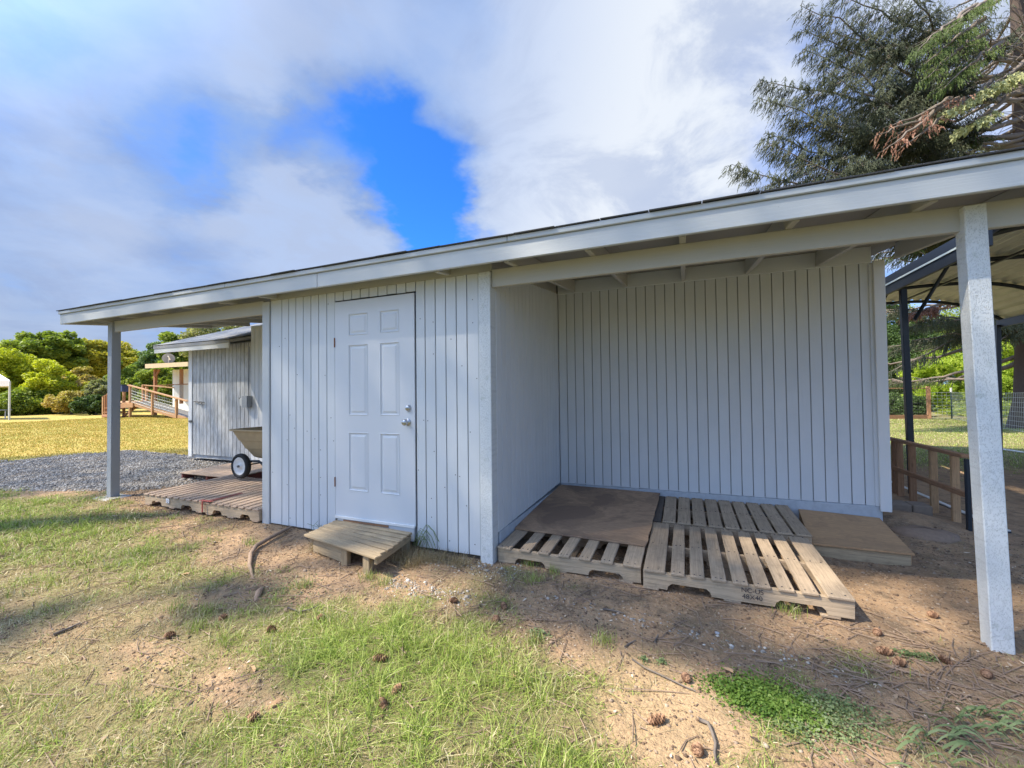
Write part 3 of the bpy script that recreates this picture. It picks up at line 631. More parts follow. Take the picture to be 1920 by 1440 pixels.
def even(L,n,wd,first=None,last=None):
    ws_=[wd]*n
    if first: ws_[0]=first
    if last: ws_[-1]=last
    gap=(L-sum(ws_))/(n-1); r=[];x_=0
    for w_ in ws_: r.append((x_,w_)); x_+=w_+gap
    return r
pA=pallet('wood_pallet','gray wooden pallet with wide gaps, half covered by the stained plywood sheet',1.668,2.765,.03,1.04,-.078,even(1.097,7,.088,.115,.125),tx=.045)
pB=pallet('wood_pallet','front center gray pallet with stamped lettering on its notched front stringer',2.785,3.965,-.01,1.0,-.075,even(1.18,9,.088,.14,.135),tx=.028)
pC=pallet('wood_pallet','weathered gray pallet against the back wall between the plywood sheet and the tan platform',2.86,4.0,1.03,1.885,-.035,even(1.14,9,.108,.11,.11),tx=.03,mat='pallet_wood')
pD=pallet('wood_pallet','pallet hidden under the back of the stained plywood sheet with one dark board showing',1.67,2.85,1.06,1.885,-.042,even(1.18,7,.10,.1,.14),mat='dark_board',tx=.03)
# stamped lettering
def text(body,size,origin,xdir,nrm,parent,mat,name='stamped_text'):
    cu=bpy.data.curves.new(name,'FONT'); cu.body=body; cu.size=size; cu.align_x='LEFT'; to=bpy.data.objects.new('tmp',cu); col.objects.link(to)
    dg=bpy.context.evaluated_depsgraph_get(); me=bpy.data.meshes.new_from_object(to.evaluated_get(dg)); bpy.data.objects.remove(to)
    me.materials.clear(); me.materials.append(MATS[mat]); o=bpy.data.objects.new(name,me)
    return reg(o,fr(origin,xdir,nrm),parent)
text('NC-US',.042,(3.38,-.0125,-.132),(1,0,0),(0,-1,0),pB,'ink'); text('48X40',.042,(3.385,-.0125,-.172),(1,0,0),(0,-1,0),pB,'ink')
# plywood sheet
V=[(1.66,.40,-.058),(2.775,.36,-.055),(2.80,1.88,.008),(1.662,1.88,.018)]
nx,ny=14,14; VV=[];FF=[]
for k,dz in enumerate((0,.012)):
    for j in range(ny+1):
        for i in range(nx+1):
            u,v=i/nx,j/ny; p=(1-u)*(1-v)*np.array(V[0])+u*(1-v)*np.array(V[1])+u*v*np.array(V[2])+(1-u)*v*np.array(V[3])
            e_=.006*(vn(np.array(u*30.),np.array(v*30.),4)-.5) if j in(0,) or i in(nx,) else 0
            p=p+np.array([e_*2,e_*2,dz+.004*math.sin(u*4+1)*math.sin(v*3)]); VV.append(p)
S=(nx+1)*(ny+1); idf=lambda k,i,j:k*S+j*(nx+1)+i
for j in range(ny):
    for i in range(nx): FF+= [(idf(1,i,j),idf(1,i+1,j),idf(1,i+1,j+1),idf(1,i,j+1)),(idf(0,i,j),idf(0,i,j+1),idf(0,i+1,j+1),idf(0,i+1,j))]
for i in range(nx): FF+=[(idf(0,i,0),idf(0,i+1,0),idf(1,i+1,0),idf(1,i,0)),(idf(0,i+1,ny),idf(0,i,ny),idf(1,i,ny),idf(1,i+1,ny))]
for j in range(ny): FF+=[(idf(0,nx,j),idf(0,nx,j+1),idf(1,nx,j+1),idf(1,nx,j)),(idf(0,0,j+1),idf(0,0,j),idf(1,0,j),idf(1,0,j+1))]
tag(mobj('plywood_sheet',VV,FF,'plywood_stained'),'dark stained plywood sheet lying over the pallets in the inner corner of the bay','plywood')
# tan platform
pf=thing('wooden_platform',(4.3,1.5,-.24),'low tan plywood-topped platform box at the right end of the pallets','platform')
Vp=[(4.00,1.06,-.105),(4.67,1.10,-.118),(4.72,1.87,-.055),(4.09,1.885,-.035)]
V=Vp+[(a,b_,c_-.014) for a,b_,c_ in Vp]; mobj('top_sheet',V,[(0,1,2,3),(7,6,5,4)]+[(i,i+4,(i+1)%4+4,(i+1)%4) for i in range(4)],'plywood_tan',pf)
def edge(a,b_,h,nm,mat='plywood_tan',ins=.004):
    a=np.array(a)-[0,0,.016];b_=np.array(b_)-[0,0,.016]; bar(nm,pf,mat,a-[0,0,h/2],b_-[0,0,h/2],h,.02,np.cross((b_-a),(0,0,1)))
edge((4.02,1.088,-.108),(4.655,1.126,-.121),.10,'front_board','step_wood'); edge((4.655,1.13,-.118),(4.705,1.86,-.057),.11,'side_board'); edge((4.015,1.09,-.105),(4.10,1.87,-.04),.11,'side_board')
bar('bottom_slat',pf,'old_gray_wood',(4.1,1.09,-.244),(4.6,1.125,-.252),.06,.02,(0,0,1))
# left bay pallets
LA=pallet('wood_pallet','brown pallet with narrow board gaps at the front left corner of the left bay',-3.0,-1.87,-.04,.98,-.015,even(1.13,10,.084),mat='pallet_red',smat='pallet_pale',tx=.028,ty=0,notch=((.12,.30),(.62,.80)))
LB=pallet('wood_pallet','red-stained brown pallet beside the door wall in the left bay',-1.86,-1.0,-.04,.98,-.02,even(.86,8,.084),mat='pallet_red',smat='pallet_pale',tx=.03,notch=((.14,.32),(.66,.84)))
bx('stained_board',LB,'red_stain_wood',-1.862,-1.79,-.055,.95,-.018,-.008,1); bx('paint_mark',LB,'red_paint',-1.93,-1.74,-.062,-.02,-.006,-.0035); bx('paint_mark',LB,'red_paint',-1.873,-1.855,-.071,-.062,-.125,-.010,2)
st=bx('sticker',LA,'sticker',-2.56,-2.50,-.047,-.0425,-.092,-.04,2,c=.0005); text('D',.045,(-2.548,-.0480,-.085),(1,0,0),(0,-1,0),LA,'navy_plastic','sticker_letter')
LC=thing('wood_pallet',(-3.5,1.3,-.12),'reddish pallet with open end lying behind the others near the weathered shed','pallet')
for xx in(-4.02,-3.45,-2.9): bx('stringer',LC,'red_stain_wood',xx,xx+.036,.93,1.80,-.118,-.02,1)
for s,wd in even(.88,8,.098): bx('deck_board',LC,'pallet_red',-4.04+random.uniform(-.01,.01),-2.85,.92+s,.92+s+wd,-.018,-.002,0)
for yy in(.93,1.3,1.7): bx('bottom_board',LC,'old_gray_wood',-4.03,-2.86,yy,yy+.09,-.136,-.12,0)
tiltobj(LC,-4.04,.92,-.005,.03,0)
# step
stp=thing('wooden_step',(.47,-.3,-.2),'low weathered plank step leaning in front of the six panel door','step')
A=np.array([.045,-.385,-.055]);B=np.array([.945,-.565,-.068]);Cc=np.array([.895,-.03,-.045]);Dd=np.array([.0,.0,-.04])
for k in range(7):
    a=k/7+.004;b_=(k+1)/7-.008; u=(a+b_)/2; p=A+(Dd-A)*u; q=B+(Cc-B)*u; j=random.uniform(-.008,.008)
    bar('plank',stp,'step_wood',p+[j,0,0],q+[random.uniform(-.012,.012),0,random.uniform(-.002,.002)],np.linalg.norm(Dd-A)/7-.007+.016*(1-k/7),.02,(0,0,1))
bar('frame_board',stp,'step_wood',(.92,-.53,-.1),(.87,-.04,-.085),.045,.03,(1,0,0)); bar('frame_board',stp,'step_wood',(.09,-.36,-.1),(.06,-.02,-.085),.045,.03,(1,0,0))
bar('front_board',stp,'step_wood',(.10,-.345,-.135),(.54,-.43,-.145),.115,.02,(0,1,0))
for (a,b_) in((.545,-.44),(.81,-.49),(.12,-.33),(.84,-.06),(.1,-.05)): bx('leg',stp,'step_wood',a-.032,a+.032,b_-.02,b_+.025,-.30,-.08,2)
bx('side_board',stp,'old_gray_wood',.03,.12,-.03,.0,-.2,-.06,0)
bx('nailed_board',stp,'rail_wood',.1,.62,-.014,-.0075,-.037,-.018)
# ------------------------------------------------------------------ garden cart
ct=thing('garden_cart',(-2.3,1.0,0),'tan plastic two-wheel garden cart with white rims standing on the left bay pallets','garden cart')
oy=.80
def tubring(z,x0,x1,y0,y1,r=.05,n=4):
    pts=[]
    for cx_,cy_,a0 in((x1-r,y1-r,0),(x0+r,y1-r,90),(x0+r,y0+r,180),(x1-r,y0+r,270)):
        for k in range(n+1):
            a=math.radians(a0+90*k/n); pts.append((cx_+r*math.cos(a),cy_+r*math.sin(a),z))
    return pts
rings=[(.285,-2.46,-1.95,1.00,1.38),(.31,-2.50,-1.93,.96,1.42),(.415,-2.575,-1.90,.915,1.465),(.42,-2.585,-1.895,.905,1.475),(.53,-2.645,-1.87,.87,1.51),(.535,-2.66,-1.865,.86,1.52),(.665,-2.735,-1.82,.825,1.555),(.668,-2.77,-1.80,.80,1.58),(.690,-2.77,-1.80,.80,1.58),(.690,-2.745,-1.82,.825,1.555),(.56,-2.66,-1.87,.87,1.51),(.315,-2.48,-1.95,.98,1.40)]
V=[];F=[]
for k,(z_,a,b_,c_,d_) in enumerate(rings):
    R_=tubring(z_,a,b_,c_,d_); n=len(R_); V+=R_
    if k: F+=[((k-1)*n+i,(k-1)*n+(i+1)%n,k*n+(i+1)%n,k*n+i) for i in range(n)]
F.append(tuple(range(n))[::-1]); F.append(tuple(range((len(rings)-1)*n,len(rings)*n)))
mobj('tub',V,F,'tub_plastic',ct)
bx('rear_panel',ct,'black_rubber',-2.00,-1.78,.795,.80,.30,.70,2)
for yy in(.79,1.60):
    wc=(-2.475,yy,.205); wh=mobj('wheel',*lathe([(.118,-.026),(.128,-.036),(.150,-.037),(.163,-.026),(.168,-.01),(.168,.01),(.163,.026),(.150,.037),(.128,.036),(.118,.026)],wc,(0,1,0),32),'black_rubber',ct,True)
    V,F=lathe([(.0,-.030),(.022,-.030),(.026,-.018),(.06,-.012),(.105,-.020),(.119,-.028),(.121,-.02),(.119,.02),(.06,.01),(0,.01)],wc,(0,1,0),32); mobj('rim',V,F,'white_rim',wh,True)
    V,F=lathe([(0,-.05),(.014,-.05),(.016,-.028),(.02,-.026)],wc,(0,1,0),12); mobj('hub',V,F,'hardware',wh,True)
tb('axle',ct,'hardware',[(-2.475,.78,.205),(-2.475,1.61,.205)],.010)
for yy in(.88,1.5):
    tb('frame_tube',ct,'dark_metal',[(-2.475,yy,.205),(-2.40,yy,.262),(-2.25,yy,.268),(-2.17,yy,.22),(-2.08,yy,.055),(-2.02,yy,.045),(-1.95,yy,.09),(-1.7,yy,.30),(-1.45,yy,.62)],.014)
tb('leg_bar',ct,'dark_metal',[(-2.06,.88,.05),(-2.06,1.5,.05)],.012)
# ------------------------------------------------------------------ right side: timber rail frame, block, carport
rf=thing('timber_frame_panel',(5.44,3.4,-.25),'brown open timber frame panel standing on edge beside the carport base','frame panel')
X0=5.42
zb=lambda y:float(gh(X0,y))
def rl(z,y0=2.06,y1=5.4,wd=.085,th=.04,mat='rail_wood',nm='rail',x=X0): bar(nm,rf,mat,(x,y0,z),(x,y1,z),wd,th,(0,0,1))
bx('end_post',rf,'dark_metal',5.395,5.425,2.0,2.04,-.26,.50,2)
rl(.52,wd=.06,th=.035); rl(-.20,wd=.09,th=.04); rl(.17,wd=.03,th=.05)
for y_,mt_ in((2.30,'rail_pale'),(2.68,'rail_pale'),(3.12,'rail_wood'),(3.42,'rail_wood'),(3.54,'rail_wood'),(4.0,'rail_wood'),(4.5,'rail_wood'),(5.0,'rail_wood')): bar('upright',rf,mt_,(X0+.03,y_,-.2),(X0+.03,y_,.50),.062,.035,(0,1,0))
cbk=thing('concrete_block',(5.12,2.6,-.2),'pair of brown-gray concrete blocks on the ground behind the corner of the building','concrete block')
for a,b_ in((5.0,5.17),(5.178,5.33)):
    o=bx('block',cbk,'block_concrete',a,b_,2.42,2.62,-.24,-.035,0,c=.008)
cp=thing('metal_carport',(7.1,5,-.25),'open metal carport with dark frame and arched cream sheet roof right of the building','carport')
def cz(x):
    u=abs((x-7.15)/1.78); return 2.98-.58*u**2.7
xs=np.linspace(5.37,8.93,61)
HY=[1.75,3.35,4.95,6.55,8.15]
for hy in HY:
    pts=[(x_,hy,cz(x_)-.035) for x_ in np.linspace(5.46,8.84,21)]
    tb('roof_hoop',cp,'dark_metal',pts,.032,6)
    for sx,px_ in((5.62,5.58),(8.72,8.76)):
        if hy<2 and sx<6: bar('post',cp,'dark_metal',(5.62,2.30,-.3),(5.60,2.28,2.36),.055,.055,(0,-1,0))
        else: bar('post',cp,'dark_metal',(sx,hy+(.22 if sx<6 else 0),-.3),(px_,hy+(.2 if sx<6 else 0),2.36),.062,.062,(0,-1,0))
for hy in HY[1:-1]:
    pts=[(5.60,hy,1.95),(5.95,hy,2.62)]; tb('corner_brace',cp,'dark_metal',pts,.02,6); tb('corner_brace',cp,'dark_metal',[(8.72,hy,1.95),(8.35,hy,2.6)],.02,6)
nb=8; be=np.linspace(5.37,8.93,nb+1)
for k in range(nb):
    V=[];F=[]; xx=np.linspace(be[k]-.012,be[k+1]+.012,13)
    pr=[.0,.045,.045,.0,0,.045,.045,.0,0,.045,.045,0,.0]
    for s in(0,1):
        for yy in(1.6,8.3):
            for x_,r_ in zip(xx,pr): V.append((x_,yy,cz(x_)+r_+.004+.002*s+.0012*(k%2)))
    n=13
    for i in range(n-1): F+=[(i,i+1,n+i+1,n+i),(2*n+i,3*n+i,3*n+i+1,2*n+i+1)]
    F+=[(0,n,3*n,2*n),(n-1,3*n-1,4*n-1,2*n-1)]
    mobj('roof_panel',V,F,'cream_sheet',cp)
bar('eave_beam',cp,'dark_metal',(5.385,1.55,2.40),(5.385,8.32,2.40),.22,.03,(1,0,0)); bar('eave_beam',cp,'dark_metal',(8.8,1.62,2.385),(8.8,8.25,2.385),.15,.04,(1,0,0))
bar('base_rail',cp,'dark_metal',(5.70,2.1,-.19),(5.70,8.2,-.25),.10,.06,(1,0,0)); bar('base_cap',cp,'pipe',(5.70,2.1,-.132),(5.70,8.2,-.192),.012,.05,(1,0,0))
bar('base_rail',cp,'dark_metal',(8.78,1.6,-.2),(8.78,8.2,-.27),.08,.06,(1,0,0))
for x_ in (6.2,7.15,8.1): bar('purlin',cp,'dark_metal',(x_,1.65,cz(x_)-.08),(x_,8.2,cz(x_)-.08),.03,.03,(1,0,0)) if x_==7.15 else None
# white pipe on the lawn
p1=gpt(1872,843);p2=gpt(1960,858); tag(tb('ground_pipe',None,'pipe',[p1+[0,0,.02],(p1+p2)/2+[0,0,.03],p2+[0,0,.02]],.018,8),'thin white pipe lying on the grass beyond the right porch post','pipe')
# ------------------------------------------------------------------ wire fence
def G(p,dz=0): return np.array([p[0],p[1],float(gh(p[0],p[1]))+dz])
fn=thing('wire_fence',G(dep(1800,790,19)),'welded wire fence on green metal posts with white tips beyond the carport','fence')
Pw=G(dep(1742,787,20.4)); P1=G(dep(1785,790,20)); P2=G(dep(1872,806,15)); P3=P2+(P2-P1)*1.3; P3=G(P3); P4=G(P3+(P2-P1)*1.5)
wp=bar('timber_post',fn,'rail_wood',Pw,Pw+[0,0,1.6],.14,.12,(0,-1,0))
for q in(P1,P2,P3,P4,(P1+P2)/2*1.0):
    q=G(q)
    if abs(q[0]-(P1[0]+P2[0])/2)<.01: continue
    a=bar('metal_post',fn,'fence_green',q,q+[0,0,1.42],.05,.05,(0,-1,0)); bar('post_tip',fn,'pipe',q+[0,0,1.30],q+[0,0,1.50],.06,.06,(0,-1,0))
mb=MB()
line=[Pw,P1,P2,P3,P4]
for a,b_ in zip(line[:-1],line[1:]):
    L=np.linalg.norm(b_-a); n=max(2,int(L/.15))
    for k in range(n+1):
        q=a+(b_-a)*k/n; q=G(q,.04); mb.tube([q,q+[0,0,1.25]],.004,3)
    for z_ in np.linspace(.05,1.28,9):
        mb.tube([G(a,z_),G(b_,z_)],.0055,3)
o=mb.out('wire_mesh','wire',fn); o['kind']='stuff'
Pg=G(dep(1640,787,20.4))
gt=thing('wire_gate_panel',Pg,'timber-bottomed wire gate section between the building and the brown fence post','gate')
bar('bottom_board',gt,'rail_wood',Pg+[0,0,.10],Pw+[0,0,.10],.20,.05,np.cross(Pw-Pg,(0,0,1))); bar('top_rail',gt,'rail_wood',Pg+[0,0,1.5],Pw+[0,0,1.5],.05,.05,(0,0,1))
mb=MB()
for k in range(24): q=Pg+(Pw-Pg)*k/24; mb.tube([q+[0,0,.2],q+[0,0,1.48]],.004,3)
for z_ in np.linspace(.3,1.4,8): mb.tube([Pg+[0,0,z_],Pw+[0,0,z_]],.0045,3)
o=mb.out('wire_mesh','wire_dark',gt); o['kind']='stuff'
# ------------------------------------------------------------------ background left: ramp deck, house, tent
D0=21.5
def q3(x,y,d=D0): return dep(x,y,d)
rp=thing('ramp_deck',G(q3(270,785)),'cedar wheelchair ramp and deck with wire railings across the lawn','ramp')
def vpst(x,yb,yt,d,nm='post',mat='ramp_wood',w_=.10,par=None):
    b_=q3(x,yb,d); t_=b_.copy(); t_[2]+= (yb-yt)/CF*d; b_=b_-[0,0,.15]; return bar(nm,par or rp,mat,b_,t_,w_,w_,(0,-1,0))
PO=[(244,784,723,21.5),(286,772,736,21),(331,785,748,20.5)]
for a in PO: vpst(*a)
bar('handrail',rp,'ramp_wood',q3(241,722,21.5),q3(352,752,20.2),.14,.05,(0,0,1)); bar('handrail',rp,'ramp_wood',q3(268,722,23.5),q3(325,727,23),.12,.05,(0,0,1))
bar('handrail',rp,'ramp_wood',q3(192,744,21.8),q3(244,722,22.5),.14,.06,(0,0,1))
a,b_,c_,d_=q3(222,756,21.6),q3(248,753,21.5),q3(350,784,20.3),q3(335,752,25.5)
def slab(nm,pts,th,mat,par=None):
    V=[tuple(p) for p in pts]+[(p[0],p[1],p[2]-th) for p in pts]; n=len(pts)
    return mobj(nm,V,[tuple(range(n)),tuple(range(2*n-1,n-1,-1))]+[(i,(i+1)%n,(i+1)%n+n,i+n) for i in range(n)],mat,par or rp)
rampdir=(c_-b_); nrmH=np.array([RGT[1],-RGT[0],0])*-1.3
for k in range(12):
    u0=k/12;u1=(k+.94)/12; slab('ramp_board',[b_+rampdir*u0,b_+rampdir*u1,b_+rampdir*u1+nrmH*1.0,b_+rampdir*u0+nrmH*1.0],.03,'old_gray_wood')
bar('side_beam',rp,'ramp_wood',b_-[0,0,.10],c_-[0,0,.06],.20,.05,np.cross(rampdir,(0,0,1)))
dk=[q3(196,757,22),q3(250,754,21.4),q3(290,751,23.6),q3(225,752,24.5)]; slab('deck_floor',dk,.06,'ramp_wood'); bar('side_beam',rp,'ramp_wood',dk[0]-[0,0,.16],dk[1]-[0,0,.16],.22,.05,np.cross(dk[1]-dk[0],(0,0,1)))
for x_,yb_,yt_,d in((194,784,744,21.8),(203,780,738,21.9),(232,784,728,22.2),(268,757,722,23.4),(275,757,725,23.4)): vpst(x_,yb_,yt_,d)
for k in range(3): bar('stair_tread',rp,'cedar',q3(196+k*3,781-k*8,21.3+k*.1),q3(222+k*2,782-k*8,21.2+k*.1),.28,.05,(0,0,1))
bar('cross_brace',rp,'cedar',q3(228,783,21.6),q3(256,763,21.6),.1,.05,(0,1,0))
mb=MB()
for (x0,y0,d0),(x1,y1,d1) in (((246,727,21.45),(286,740,21)),((286,740,21),(331,752,20.5))):
    a=q3(x0,y0,d0); b_=q3(x1,y1,d1); drop=.72
    for k in range(15): q=a+(b_-a)*k/14; mb.tube([q,q-[0,0,drop]],.007,3)
    for z_ in np.linspace(0,drop,6): mb.tube([a-[0,0,z_],b_-[0,0,z_]],.007,3)
o=mb.out('wire_railing','wire',rp); o['kind']='stuff'
for k,(x_,yt_) in enumerate(((197,741),(200,740),(208,737),(213,735),(218,733))): vpst(x_,783-k*1.5,yt_,21.6,'baluster','cedar',.06)
bar('stair_stringer',rp,'cedar',q3(193,782,21.5),q3(222,762,21.9),.24,.05,(0,1,0))
bn=thing('storage_bin',q3(234,730,21.8),'dark blue bin standing on the deck behind the railing','bin'); 
a=q3(234,727,21.9); bx('bin_body',bn,'navy_plastic',a[0]-.2,a[0]+.2,a[1]-.2,a[1]+.2,a[2]-.22,a[2]+.12,2,c=.02); bx('bin_lid',bn,'navy_plastic',a[0]-.22,a[0]+.22,a[1]-.22,a[1]+.22,a[2]+.12,a[2]+.15,0)
hs=thing('porch_house',G(q3(340,770,26)),'white-walled house with a tan flat porch roof behind the ramp','house')
hw=[q3(325,772,26),q3(372,772,25)]; 
for k in range(6):
    a=hw[0]+(hw[1]-hw[0])*k/6; b_=hw[0]+(hw[1]-hw[0])*(k+.97)/6; bar('wall_panel',hs,'house_wall',(a+[0,0,1.15]),(b_+[0,0,1.15]),2.9,.1,np.cross(b_-a,(0,0,1)))
rr=[q3(272,688,23.5),q3(352,684,22.5),q3(380,683,27),q3(300,686,28)]; slab('porch_roof',[r+[0,0,.16] for r in rr],.24,'tan_roof',hs)
for x_,yb_,yt_,d in((291,780,692,23.8),(340,752,692,23.5)): vpst(x_,yb_,yt_,d,'porch_post','cedar',.14,hs)
bar('post_brace',hs,'cedar',q3(292,705,23.8),q3(299,693,23.8),.08,.08,(0,1,0))
bar('porch_rail',hs,'cedar',q3(291,723,23.8),q3(352,720,23.3),.07,.05,(0,0,1))
mb=MB()
for k in range(14): q=q3(327+k*2,721,23.4); mb.tube([q,q-[0,0,.8]],.012,3)
mb.out('balusters','wire',hs)['kind']='stuff'
ds=q3(316,672,25); V,F=lathe([(0,.06),(.16,.04),(.30,0),(.31,0),(.16,.055),(0,.075)],ds,ray(316,672)*1.0+np.array([0,0,.3]),20)
sd_=thing('satellite_dish',ds-[0,0,.4],'gray satellite dish with white arm on the porch roof','satellite dish'); mobj('dish',V,F,'dish_gray',sd_,True); tb('arm',sd_,'pipe',[ds,ds+np.array([.35,-.1,-.1])*1.0,ds+np.array([.5,-.3,.1])],.03,6); tb('mast',sd_,'pipe',[ds-[0,0,.5],ds-[0,0,.05]],.03,6)
fh=thing('far_house',G(dep(190,760,60)),'distant white-roofed house glimpsed between the bushes','house'); 
a=dep(168,706,58); b_=dep(232,706,58); up_=np.array([0,0,1.]); bw=np.array([-.3,2.,.55])
slab('roof',[a,b_,b_+bw,a+bw],.15,'white_roof',fh); bar('wall',fh,'house_wall',a-[0,-.6,1.4],b_-[0,-.6,1.4],2.6,.2,np.cross(b_-a,up_))
# canopy tent
tn=thing('canopy_tent',G(dep(17,790,20)),'white-topped canopy tent with gray legs at the left edge of the lawn','canopy')
L1=dep(17.5,790,20); hl=73/CF*20; dirx=np.array([-.93,.37,0]);dirx/=np.linalg.norm(dirx); diry=np.array([.37,.93,0]);diry/=np.linalg.norm(diry)
VR=ray(4,720)*[1,1,0]; VR=VR/np.linalg.norm(VR)
cs=[L1,L1+(-RGT*[1,1,0])*3,L1+(-RGT*[1,1,0])*3+VR*3,L1+VR*3]
for q in cs: q=G(q); bar('leg',tn,'tent_leg',q,[q[0],q[1],L1[2]+hl+.05],.055,.055,(0,-1,0))
tz=L1[2]+hl; ap=sum(cs)/4; V=[(q[0],q[1],tz-.18) for q in cs]+[(q[0],q[1],tz+.10) for q in cs]+[(ap[0],ap[1],tz+1.1)]
mobj('canopy',V,[(0,1,5,4),(1,2,6,5),(2,3,7,6),(3,0,4,7),(4,5,8),(5,6,8),(6,7,8),(7,4,8)],'tent_fabric',tn)
tt=thing('folding_table',G(dep(6,790,20.8)),'low table under the canopy tent at the left edge','table')
a=dep(-15,769,21);b_=dep(12,769,21); bar('tabletop',tt,'box_gray',a,b_,.5,.04,(0,0,1)); 
for x_ in(-12,10): bar('leg',tt,'tent_leg',dep(x_,770,21),G(dep(x_,770,21)),.04,.04,(0,-1,0))
# ------------------------------------------------------------------ foliage
def leaves(cent,size,rng,aspect=1.6,upb=.35,jit=.35,droop=0):
    n=len(cent); d=rng.normal(size=(n,3)); d[:,2]*=.6; d[:,2]-=droop; d/=np.linalg.norm(d,axis=1)[:,None]
    nn=rng.normal(size=(n,3)); nn[:,2]+=upb*2; s=np.cross(d,nn); s/=np.linalg.norm(s,axis=1)[:,None]+1e-9
    L=size*(1+rng.uniform(-jit,jit,n))[:,None]; 
    V=np.empty((n,4,3)); V[:,0]=cent-d*L*.5; V[:,1]=cent+s*L*.5/aspect; V[:,2]=cent+d*L*.5; V[:,3]=cent-s*L*.5/aspect
    return V.reshape(-1,3), np.arange(n*4).reshape(n,4)
def crownpts(c,R,n,rng,nclump=60,cl=.30,shell=.75,flat=.0):
    """clumps scattered over an ellipsoid; leaves sit on the clumps"""
    c=np.array(c,float);R=np.array(R,float)
    u=rng.normal(size=(nclump,3)); u/=np.linalg.norm(u,axis=1)[:,None]; u[:,2]=np.abs(u[:,2])*(1)-(rng.random(nclump)<.38)*np.abs(u[:,2])*1.6
    r=rng.uniform(shell-.25,1.0,nclump)[:,None]; cc=c+u*r*R*(1+.12*rng.normal(size=(nclump,1)))
    cr=cl*R.mean()*rng.uniform(.6,1.35,nclump)
    k=rng.choice(nclump,n,p=cr**2/np.sum(cr**2)); v=rng.normal(size=(n,3)); v/=np.linalg.norm(v,axis=1)[:,None]
    rr=cr[k][:,None]*rng.uniform(.55,1.08,n)[:,None]; v[:,2]*=.75
    p=cc[k]+v*rr
    return p
def limbs(name,parent,mat,base,c,R,rng,r0,n=7):
    mb=MB(); base=np.array(base,float);c=np.array(c,float);top=c+[0,0,R[2]*.4]; mid=(base+c)/2+rng.normal(size=3)*.08*R[0]
    mb.tube([base-[0,0,.2],mid,c,top],[r0,r0*.75,r0*.5,r0*.15],8)
    for k in range(n):
        s=base+(c-base)*rng.uniform(.45,1.); a=rng.uniform(0,6.28); e_=c+np.array([math.cos(a)*R[0]*.75,math.sin(a)*R[1]*.75,rng.uniform(-.2,.7)*R[2]]); mb.tube([s,(s+e_)/2+[0,0,.06*R[2]],e_],[r0*.35,r0*.22,r0*.06],5)
    return mb.out(name,mat,parent,smooth=True)
def tree(name,px,pt,pb,depth,halfw,label,cat,mat,n,ls,group=None,seed=0,trunk='bark_gray',rd=None,nclump=60,bush=False,cl=.3,droop=0):
    """px = photo column of its middle, pt/pb = photo rows of crown top and bottom, halfw = half width there"""
    rng=np.random.default_rng(seed+100); ct_=dep(px,(pt+pb)/2,depth); Rz=(pb-pt)/2/CF*depth; Rx=halfw/CF*depth; R=(Rx,(rd or Rx),Rz)
    base=G(ct_); root=thing(name,base,label,cat,group)
    n=int(n*1.9); ls*=.68; nclump=int(nclump*1.5); cl*=.88
    p=crownpts(ct_,R,n,rng,nclump,cl); p=p[p[:,2]>base[2]+.03]
    V,F=leaves(p,ls,rng,droop=droop); 
    mobj('foliage' if bush else 'crown',V,F,mat,root); limbs('stem' if bush else 'trunk',root,trunk,base,ct_,R,rng,.04*Rx+.05)
    return root
# left background, from far to near
T=[('tree',95,622,716,36,46,'rounded dark green tree behind the yellow bushes at the left','leaf_mid',16000,.34),
 ('tree',52,640,705,37,32,'yellow-green tree at the far left behind the hedge','leaf_yellowgreen',9000,.34),
 ('conifer_tree',146,652,722,38,20,'small slim green conifer between two rounded trees','leaf_blue',7000,.3),
 ('tree',200,640,735,40,46,'domed golden-green tree left of the dark conifers','leaf_gold',15000,.36),
 ('tree',262,655,735,42,34,'low yellow-green tree behind the deck','leaf_yellowgreen',9000,.36),
 ('conifer_tree',288,648,735,38,24,'feathery blue-green conifer behind the porch roof','leaf_blue',9000,.32),
 ('tree',338,630,740,36,32,'tall leafy tree partly hidden by the weathered shed roof','leaf_mid',12000,.32),
 ('tree',420,598,700,34,60,'pale leafy tree showing above the weathered shed roof','leaf_silver',16000,.28),
 ('tree',5,655,735,40,34,'deep green tree at the left edge of the picture','leaf_mid',7000,.34),
 ('tree',-70,640,760,38,60,'deep green tree just outside the left edge','leaf_mid',9000,.36)]
for i,(nm,px,pt,pb,d,hw_,lb,mt_,n,ls) in enumerate(T): tree(nm,px,pt,pb,d,hw_,lb,'tree',mt_,n,ls,'trees beyond the hedge',seed=i)
Bs=[('bush',35,664,790,29,62,'large bright yellow-green bush at the far left of the hedge','leaf_yellowgreen',26000,.22),
 ('bush',105,690,790,28,46,'yellow-green bush with dark hollows in the middle of the hedge','leaf_yellowgreen',20000,.22),
 ('bush',-50,670,790,28,60,'yellow-green bush outside the left edge','leaf_yellowgreen',10000,.24),
 ('bush',40,735,786,26.5,60,'low bright green bush along the foot of the hedge','leaf_mid',14000,.18),
 ('bush',135,735,782,26,34,'low pink-tinged bush on the lawn edge','leaf_pinkish',12000,.17),
 ('bush',150,690,770,29,34,'pinkish-gold leafy bush right of the yellow-green ones','leaf_pinkish',14000,.2),
 ('bush',186,712,775,27,22,'gray-green upright bush left of the deck stairs','leaf_silver',8000,.17),
 ('juniper_bush',180,742,780,25,30,'low spreading dark juniper beside the deck stairs','leaf_deep',12000,.15),
 ('bush',248,684,782,30,34,'glossy broad-leaved bush behind the ramp railing','leaf_mid',16000,.24),
 ('bush',306,690,780,29,34,'leafy green bush between porch posts','leaf_mid',14000,.22),
 ('bush',222,700,770,31,20,'shaded dark green bush behind the left porch post','leaf_deep',7000,.22)]
